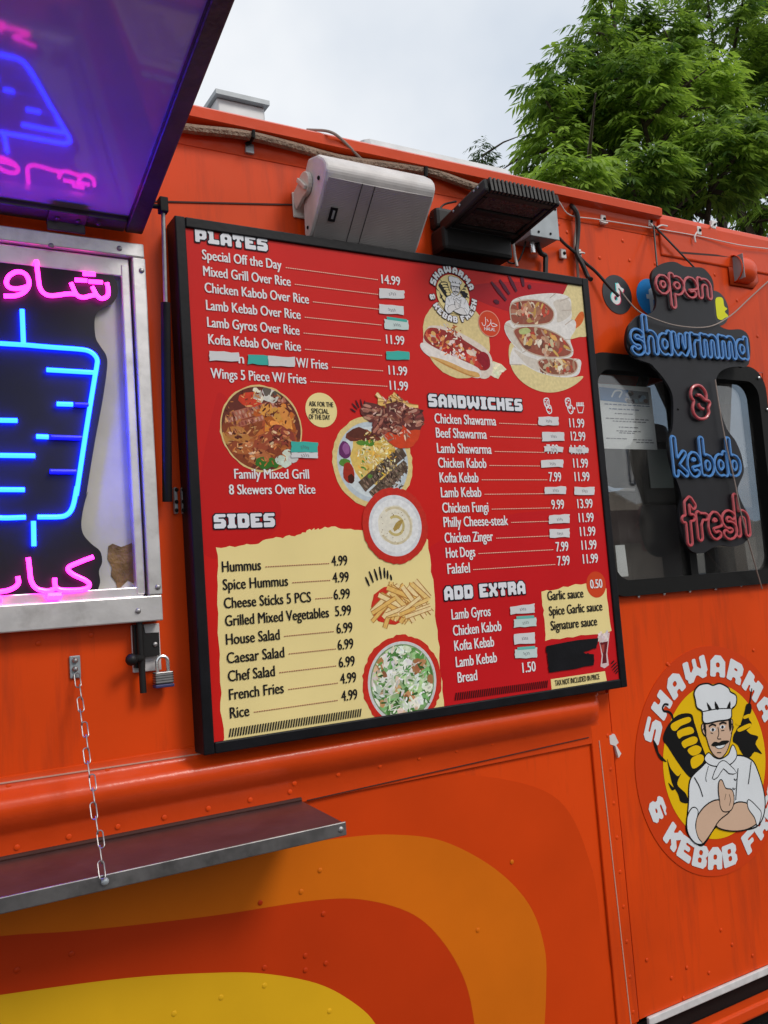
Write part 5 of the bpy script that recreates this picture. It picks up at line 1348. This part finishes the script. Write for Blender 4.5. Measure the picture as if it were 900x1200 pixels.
q = MB(); fbox(q, -.016, -.001, -.03, el + .010, -.032, .006); arm_ = q.build('side_arm', M['blackm'], FL, bevel=.008)
for s_ in (.25, .42, .8, .9): MB().dome(fv(-.0165, el * s_, -.02), .004, .003, (-1, 0, 0)).build('arm_screw', M['galv'], arm_)

# ================================================================== JUNCTION BOX
YJ = -.085
a = P(*f5(527, 300), YJ); b = P(*f5(660, 455), YJ)
JX = thing('junction_box', 'small grey metal junction box right of the black floodlight', 'junction box', ((a.x + b.x) / 2, -.04, b.z))
zt_ = P(*f5(600, 292), YJ).z; zb_ = P(*f5(600, 447), YJ).z
xl = P(*f5(535, 430), YJ).x; xr_ = P(*f5(655, 455), YJ).x
q = MB(); q.box(xl, xr_, YJ + .004, -.002, zb_ + .002, zt_ - .002); q.build('box', M['galv'], JX, bevel=.003)
q = MB(); q.box(xl - .003, xr_ + .003, YJ - .002, YJ + .0035, zb_, zt_); cv = q.build('cover', M['galv'], JX, bevel=.002)
q = MB()
for px, py in ((568, 418), (620, 427), (640, 320)): q.dome(P(*f5(px, py), YJ - .003), .004, .003)
q.build('cover_screw', M['rubber'], cv)
q = MB(); q.tube([(xr_ - .02, -.045, zt_), (xr_ - .02, -.045, zt_ + .03)], .014, 12); q.build('cable_gland', M['bright'], JX, smooth=True); q = MB(); q.tube([(xl + .035, -.045, zb_ - .035), (xl + .035, -.045, zb_)], .009, 10); q.build('cable_gland', M['bright'], JX, smooth=True)

# ================================================================== CONDUIT, CABLES, WIRES
def cable(name, label, cat, pts, r, m_, n=6, group=None, fn=None):
    w_ = [P(*(p[:2] if fn is None else fn(*p[:2])), p[2]) for p in pts]
    q = MB(); q.tube(smoothpts(w_, n), r, 8); mid = w_[0]
    o = q.build(name, m_, None, smooth=True, at=mid); return tag(o, label, cat, group)
cable('conduit', 'brown rough flexible conduit running under the roof edge behind the loudspeaker', 'conduit',
      [(40, 120, -.025), (150, 136, -.025), (215, 150, -.025), (285, 158, -.03), (340, 171, -.025), (400, 187, -.022), (460, 195, -.024), (505, 202, -.025), (555, 219, -.03), (620, 236, -.03), (648, 241, -.04)], .0125, M['conduit'])
cable('wire', 'thin brown wire hanging over the roof lip above the loudspeaker', 'wire', [(360, 152, .02), (385, 154, -.05), (400, 163, -.048), (420, 183, -.03), (428, 190, -.02)], .004, M['twine'])
def k8(x, y): return (640 + x * .17778, 230 + y * .17778)
cable('power_cable', 'thick black cable looping down from the hole in the roof cove to the board corner', 'cable', [(145, 60, .01), (175, 70, -.02), (205, 120, -.025), (212, 200, -.02), (205, 300, -.015), (203, 375, -.02), (240, 450, -.03), (275, 530, -.035), (297, 548, -.05)], .0075, M['wire'], fn=k8)
cable('power_cable', 'white cored cable beside the thick black one near the roof cove', 'cable', [(165, 75, .01), (190, 110, -.012), (200, 190, -.014), (190, 290, -.012), (192, 370, -.014), (205, 440, -.012), (210, 520, -.012), (212, 560, -.012)], .0045, M['twine'], fn=k8)
cable('power_cable', 'black cable sagging from the junction box over the round stickers', 'cable', [(85, 275, -.05), (130, 320, -.02), (190, 370, -.018), (260, 440, -.02), (330, 500, -.02), (420, 600, -.03), (480, 660, -.04)], .005, M['wire'], fn=k8)
cable('wire', 'thin grey wire sagging across the front of the hanging sign', 'wire', [(725, 338, -.03), (745, 362, -.06), (765, 373, -.09), (795, 382, -.092), (830, 383, -.092), (856, 370, -.06), (880, 348, -.03), (905, 326, -.02), (930, 310, -.02)], .0023, M['twine'])
cable('wire', 'thin grey wire trailing down the right edge of the hanging sign', 'wire', [(838, 445, -.088), (845, 490, -.09), (852, 525, -.092), (861, 565, -.092), (868, 600, -.092), (880, 645, -.07), (893, 690, -.03)], .0023, M['twine'])
cable('wire', 'thin pale string stretched along the roof cove through the white clips', 'wire', [(655, 236, -.03), (668, 252, -.016), (700, 257, -.014), (762, 267, -.014), (820, 277, -.014), (866, 287, -.022), (905, 292, -.022)], .0018, M['tie'])
cable('wire', 'black loop of wire under the floodlight', 'wire', [(412, 525, -.03), (440, 555, -.02), (475, 550, -.02), (500, 500, -.03), (515, 440, -.04), (522, 410, -.03)], .003, M['wire'], fn=f5)
cable('wire', 'white wire hanging below the floodlight housing', 'wire', [(456, 470, -.03), (462, 520, -.025), (472, 570, -.03)], .0045, M['tie'], fn=f5)
cable('power_cable', 'short black cable dropping from the junction box behind the board', 'cable', [(560, 470, -.045), (575, 510, -.03), (596, 525, -.02), (597, 560, -.02), (597, 620, -.02)], .008, M['wire'], fn=f5)
cable('wire', 'thin black wire between the loudspeaker and the floodlight', 'wire', [(505, 256, -.02), (512, 250, -.02), (520, 240, -.02), (535, 236, -.04)], .003, M['wire'])
cable('wire', 'black hanger wire dropping straight to the top of the hanging sign', 'wire', [(766, 266, -.02), (768, 290, -.05), (770, 312, -.072)], .003, M['wire'])
cable('wire', 'black hanger wire running slantwise to the top of the hanging sign', 'wire', [(766, 264, -.02), (790, 289, -.05), (816, 316, -.072)], .003, M['wire'])
def clip(px, py, label, tail=None):
    c_ = P(px, py, -.010); t = thing('cable_clip', label, 'clip', (c_.x, -.006, c_.z - .014), 'white cable clips along the truck side')
    q = MB(); q.box(c_.x - .011, c_.x + .011, -.013, -.0165 + .015, c_.z - .017, c_.z + .015); q.build('pad', M['tie'], t, bevel=.003)
    q = MB(); q.dome((c_.x + .002, -.0135, c_.z), .006, .005); q.build('screw', M['rubber'], t)
    if tail:
        q = MB(); w_ = [P(*p, -.018) for p in tail]; q.tube(smoothpts(w_, 4), .003, 6); q.build('tie_tail', M['tie'], t, smooth=True)
clip(707, 257, 'white clip on the roof cove midway between the board and the sign hanger', [(703, 259), (708, 261), (712, 261)])
clip(762, 260, 'white clip with a curled tie tail holding the sign hanger wires', [(762, 262), (768, 267), (775, 264), (782, 265)])
clip(819, 270, 'white clip with an upturned tail left of the cab roof seam', [(817, 272), (814, 277), (815, 284)])
clip(836, 263, 'small broken clip tail nearest the cab roof seam', [(833, 266), (836, 262), (840, 260)])
clip(660, 297, 'white clip just above the right top corner of the menu board')
clip(678, 297, 'white clip with a stubby tie beside the black cable', [(676, 297), (682, 296), (685, 297)])
c_ = P(294, 168, -.02)
t = thing('cable_clip', 'metal clip with black tie holding the brown conduit', 'clip', (c_.x, -.006, c_.z - .014), 'conduit clips')
q = MB(); q.box(c_.x - .012, c_.x + .012, -.012, -.001, c_.z - .022, c_.z + .004); q.build('pad', M['galv'], t, bevel=.002)
q = MB(); q.tube([P(297, 153, -.045), P(297, 160, -.045), P(293, 167, -.02), P(288, 169, -.016)], .005, 8); q.build('tie_band', M['rubber'], t)
t = tag(MB().tube([P(499, 196, -.04), P(499, 206, -.04), P(499, 210, -.025)], .006, 8).build('cable_tie', M['rubber'], None, at=P(499, 205, -.03)), 'black tie round the conduit above the loudspeaker corner', 'cable tie')

# ================================================================== CHAIN AND PADLOCK
A = P(90, 790, -.012); B = P(122, 1028, SY - .012); B.z = max(B.z, zo - .02)
CH = thing('chain', 'thin steel chain holding up the shelf under the serving window', 'chain', tuple(B))
nl = 15; lk = None
D = (B - A); ll = D.length / nl
for i in range(nl):
    t0 = i / nl; c_ = A.lerp(B, (i + .5) / nl) + Vector((math.sin(i * 1.7) * .003, 0, 0)); d = D.normalized()
    s_ = d.cross(Vector((0, 1, 0))).normalized(); f_ = d.cross(s_)
    ang = R(20) if i % 2 == 0 else R(105); s2 = s_ * math.cos(ang) + f_ * math.sin(ang); hw = .0058; hl_ = ll * .60
    pts = [c_ + d * (hl_ - hw) * sg + (s2 * math.cos(a_) + d * math.sin(a_)) * hw for sg, rng_ in ((1, range(0, 181, 30)), (-1, range(180, 361, 30))) for a_ in [R(v_) for v_ in rng_]]
    q = MB(); q.tube(pts, .0014, 6, closed=True); q.build('link', M['steel'], CH, smooth=True)
q = MB(); q.dome(P(123, 1033, SY - .008), .008, .006); q.build('shelf_bolt', M['galv'], CH)
a = P(180, 788, -.03); b = P(202, 804, -.03)
PL = thing('padlock', 'small laminated steel padlock hanging from the bolt latch', 'padlock', ((a.x + b.x) / 2, -.03, b.z))
q = MB(); q.box(a.x, b.x, -.044, -.020, b.z + .008, a.z); pb = q.build('body', M['steel'], PL, bevel=.003)
q = MB()
for i in range(5): z_ = b.z + .010 + i * .0055; q.box(a.x - .0006, b.x + .0006, -.0446, -.0194, z_, z_ + .0012)
q.build('plate_line', M['rubber'], pb)
q = MB(); q.box(a.x - .001, b.x + .001, -.045, -.019, b.z, b.z + .0075); q.build('bumper', mat('blue_bumper', (.03, .03, .12), .5), PL, bevel=.002)
cx_ = (a.x + b.x) / 2; hw = (b.x - a.x) * .30
q = MB(); q.tube([(cx_ - hw, -.032, a.z - .002), (cx_ - hw, -.032, a.z + .022)] + [(cx_ - hw * math.cos(R(v_)), -.032, a.z + .022 + hw * math.sin(R(v_))) for v_ in range(20, 161, 20)] + [(cx_ + hw, -.032, a.z + .022), (cx_ + hw, -.032, a.z - .002)], .0042, 8); q.build('shackle', M['bright'], PL, smooth=True)

# ================================================================== PAPERS IN THE CAB WINDOW
YQ = .024
def paper(name, label, pts, head_=True):
    lp = pz(pts, YQ); xs = [p[0] for p in lp]; zs_ = [p[1] for p in lp]; x0_, x1_, z0_, z1_ = min(xs), max(xs), min(zs_), max(zs_)
    t = thing(name, label, 'paper', ((x0_ + x1_) / 2, YQ, z0_))
    q = MB(); q.slab([[(x0_, z0_), (x1_, z0_), (x1_ - .004, z1_), (x0_, z1_)]], YQ, YQ + .0015); q.c = [(.78, .79, .78)] * len(q.v); q.build('sheet', M['paper'], t)
    w_ = x1_ - x0_; h_ = z1_ - z0_
    q = MB()
    if head_:
        q.flat([[(x0_ + .01 * w_, z0_ + .74 * h_), (x0_ + .55 * w_, z0_ + .72 * h_), (x0_ + .55 * w_, z0_ + .93 * h_), (x0_ + .01 * w_, z0_ + .95 * h_)]], YQ - .0008, (.03, .17, .40), 0)
        q.flat([[(x0_ + .56 * w_, z0_ + .72 * h_), (x0_ + .93 * w_, z0_ + .71 * h_), (x0_ + .93 * w_, z0_ + .92 * h_), (x0_ + .56 * w_, z0_ + .93 * h_)]], YQ - .0008, (.22, .24, .26), 0)
        for j in range(14): q.flat([blob(x0_ + random.uniform(.48, .92) * w_, z0_ + random.uniform(.75, .90) * h_, .01, .008, 0, 7)], YQ - .001, jc(random.choice([(.05, .05, .06), (.45, .42, .4), (.3, .4, .5), (.12, .08, .06)])), 1e-5)
        v_ = smoothpts([Vector((x0_ + .22 * w_, z0_ + .80 * h_)), Vector((x0_ + .30 * w_, z0_ + .90 * h_)), Vector((x0_ + .42 * w_, z0_ + .90 * h_)), Vector((x0_ + .36 * w_, z0_ + .80 * h_))], 4); q.flat([stroke([(p.x, p.y) for p in v_], .006)], YQ - .0014, (.8, .84, .86), 0)
        for j, (f0, f1, hz_) in enumerate([(.08, .90, .68), (.16, .72, .61), (.25, .55, .54), (.08, .88, .46), (.2, .8, .42), (.3, .62, .33), (.25, .66, .27), (.3, .58, .24), (.05, .38, .15), (.55, .9, .14), (.6, .9, .10)]):
            x = x0_ + f0 * w_
            while x < x0_ + f1 * w_:
                l_ = random.uniform(.008, .022); q.flat([[(x, z0_ + hz_ * h_), (x + l_, z0_ + hz_ * h_), (x + l_, z0_ + hz_ * h_ + .0035), (x, z0_ + hz_ * h_ + .0035)]], YQ - .0008, (.12, .16, .26) if j < 2 else (.22, .22, .24), 0); x += l_ + .004
        q.h = 1e-9
        q.build('print', M['paper'], t, recalc=False)
paper('notice', 'white official notice with a blue header behind the cab window', [(702, 452), (763, 454), (768, 527), (708, 525)])
paper('paper_sheet', 'blank white paper low in the cab window corner', [(721, 639), (733, 639), (735, 675), (726, 676)], False)

# ================================================================== TREES
def tree(name, label, base, height, lobes, seed, mleaf, ncl, leaf=.13, group='trees behind the truck'):
    rnd = random.Random(seed); base = Vector(base)
    T = thing(name, label, 'tree', tuple(base), group)
    tops = [Vector(l_[0]) for l_ in lobes]
    q = MB(); fork = base + Vector((0, 0, height * .33))
    q.tube(smoothpts([base, base + Vector((.06, .03, height * .17)), fork], 4), [.26, .255, .25, .24, .235, .23, .22, .21, .20], 10)
    q.build('trunk', M['bark'], T, smooth=True)
    q = MB()
    for tp in tops:
        mid = fork.lerp(tp, .5) + Vector((rnd.uniform(-.3, .3), rnd.uniform(-.3, .3), .25)); pth = smoothpts([fork - Vector((0, 0, .2)), mid, tp], 5)
        q.tube(pth, [max(.012, .12 * (1 - i / len(pth))) for i in range(len(pth))], 7)
        for j in range(7):
            s_ = pth[rnd.randrange(3, len(pth))]; e_ = s_ + Vector((rnd.uniform(-1, 1), rnd.uniform(-1, 1), rnd.uniform(-.2, .8))) * .8
            q.tube([s_, s_.lerp(e_, .5) + Vector((0, 0, .06)), e_], [.03, .018, .006], 5)
    q.build('limb', M['bark'], T, smooth=True)
    vs = []; fs = []; cs = []
    vol = [l_[1][0] * l_[1][1] * l_[1][2] for l_ in lobes]; tot = sum(v_ ** .75 for v_ in vol)
    for (ce, ra, dens), vv in zip(lobes, vol):
        n = int(ncl * dens * vv ** .75 / tot)
        for _ in range(n):
            while True:
                u_ = Vector((rnd.uniform(-1, 1), rnd.uniform(-1, 1), rnd.uniform(-1, 1)))
                if .30 < u_.length < 1: break
            # uneven edge and holes
            hole = math.sin(u_.x * 6 + ce[0]) * math.sin(u_.z * 7 + ce[2] * 2) * math.sin(u_.y * 5 + 1)
            if hole > .0: continue
            p = Vector(ce) + Vector((u_.x * ra[0], u_.y * ra[1], u_.z * ra[2])) * (.86 + .22 * rnd.random())
            tone = min(1, max(0, .42 + .34 * rnd.uniform(-1, 1) + .26 * math.sin(p.x * 2.1) * math.sin(p.z * 2.7 + p.y)))
            out = Vector((u_.x, u_.y, .25)).normalized(); az = math.atan2(out.y, out.x) + rnd.uniform(-.9, .9)
            ax = Vector((math.cos(az), math.sin(az), rnd.uniform(-.05, 1.1))).normalized(); tl_ = rnd.uniform(.16, .30)
            side = ax.cross(Vector((0, 0, 1))).normalized()
            for j in range(11):
                t = j / 10; sg = 1 if j % 2 else -1
                o_ = p + ax * tl_ * t + Vector((0, 0, -.14 * t * t))
                d = (side * sg * (.75 - .3 * t) + ax * .55 + Vector((0, 0, -.45 - .55 * rnd.random()))).normalized()
                if j == 10: d = (ax + Vector((0, 0, -.8))).normalized()
                l_ = leaf * rnd.uniform(.75, 1.15); wd = l_ * .15
                nn = d.cross(Vector((rnd.uniform(-.5, .5), rnd.uniform(-.5, .5), 1))).normalized()
                b_ = len(vs); vs += [o_, o_ + d * l_ * .45 + nn * wd, o_ + d * l_ + Vector((0, 0, -l_ * .12)), o_ + d * l_ * .45 - nn * wd]
                fs += [(b_, b_ + 1, b_ + 2, b_ + 3)]; k_ = min(1, max(0, tone + rnd.uniform(-.12, .12))); cs += [(k_, k_, k_)] * 4
    q = MB(); q.v = vs; q.f = fs; q.c = cs; q.h = 1e-9
    q.build('crown', mleaf, T, recalc=False)
def lobe(px, py, Y, rx, ry, rz, d=1.0):
    v = P(px, py, Y); return ((v.x, v.y, v.z), (rx, ry, rz), d)
Yt = 4.6
tree('leafy_tree', 'bright green tree with drooping narrow leaves just behind the truck roof', (P(800, 200, Yt).x, Yt, 0), 8.0, [
    lobe(645, 175, Yt, .20, .3, .34, 1.2), lobe(640, 118, Yt - .1, .11, .2, .30, 1.0), lobe(662, 105, Yt, .20, .3, .42, 1.1), lobe(700, 150, Yt, .30, .4, .40, 1.1), lobe(700, 60, Yt, .20, .3, .40, 1.1),
    lobe(745, 110, Yt - .5, .34, .5, .5, 1.0), lobe(660, 212, Yt - .9, .30, .4, .20, 1.3), lobe(735, 45, Yt + .2, .24, .3, .40, .9), lobe(775, 60, Yt, .34, .4, .5, .9), lobe(835, 190, Yt - .8, .6, .6, .45, 1.1), lobe(740, 212, Yt - .7, .42, .5, .28, 1.1), lobe(810, 110, Yt - .2, .4, .5, .45, .9), lobe(715, 0, Yt, .16, .2, .16, .8)], 3, M['leaf'], 4300)
tree('leafy_tree', 'broad darker green tree filling the upper right corner behind the truck cab', (P(900, 200, 6.4).x, 6.4, 0), 10.5, [
    lobe(860, 60, 6.2, .8, .8, .9, 1.2), lobe(930, 100, 6.0, 1.0, .9, 1.0, 1), lobe(880, 170, 6.2, .9, .9, .7, 1), lobe(825, -30, 6.4, .6, .6, .5, .9), lobe(930, 0, 6.0, 1.0, .9, .8, 1), lobe(930, 230, 6.0, 1.0, .9, .7, 1), lobe(825, 150, 6.6, .5, .8, .6, 1)], 5, M['leaf'], 4300, leaf=.15)
Yk = 12
tree('slim_treetop', 'thin far treetop just peeping over the roof duct', (P(568, 200, Yk).x, Yk, 0), 8.6, [lobe(565, 183, Yk, .16, .16, .34, 1), lobe(568, 200, Yk, .30, .25, .36, 1), lobe(598, 200, Yk, .3, .3, .2, .7)], 9, M['leaf2'], 170, leaf=.12)
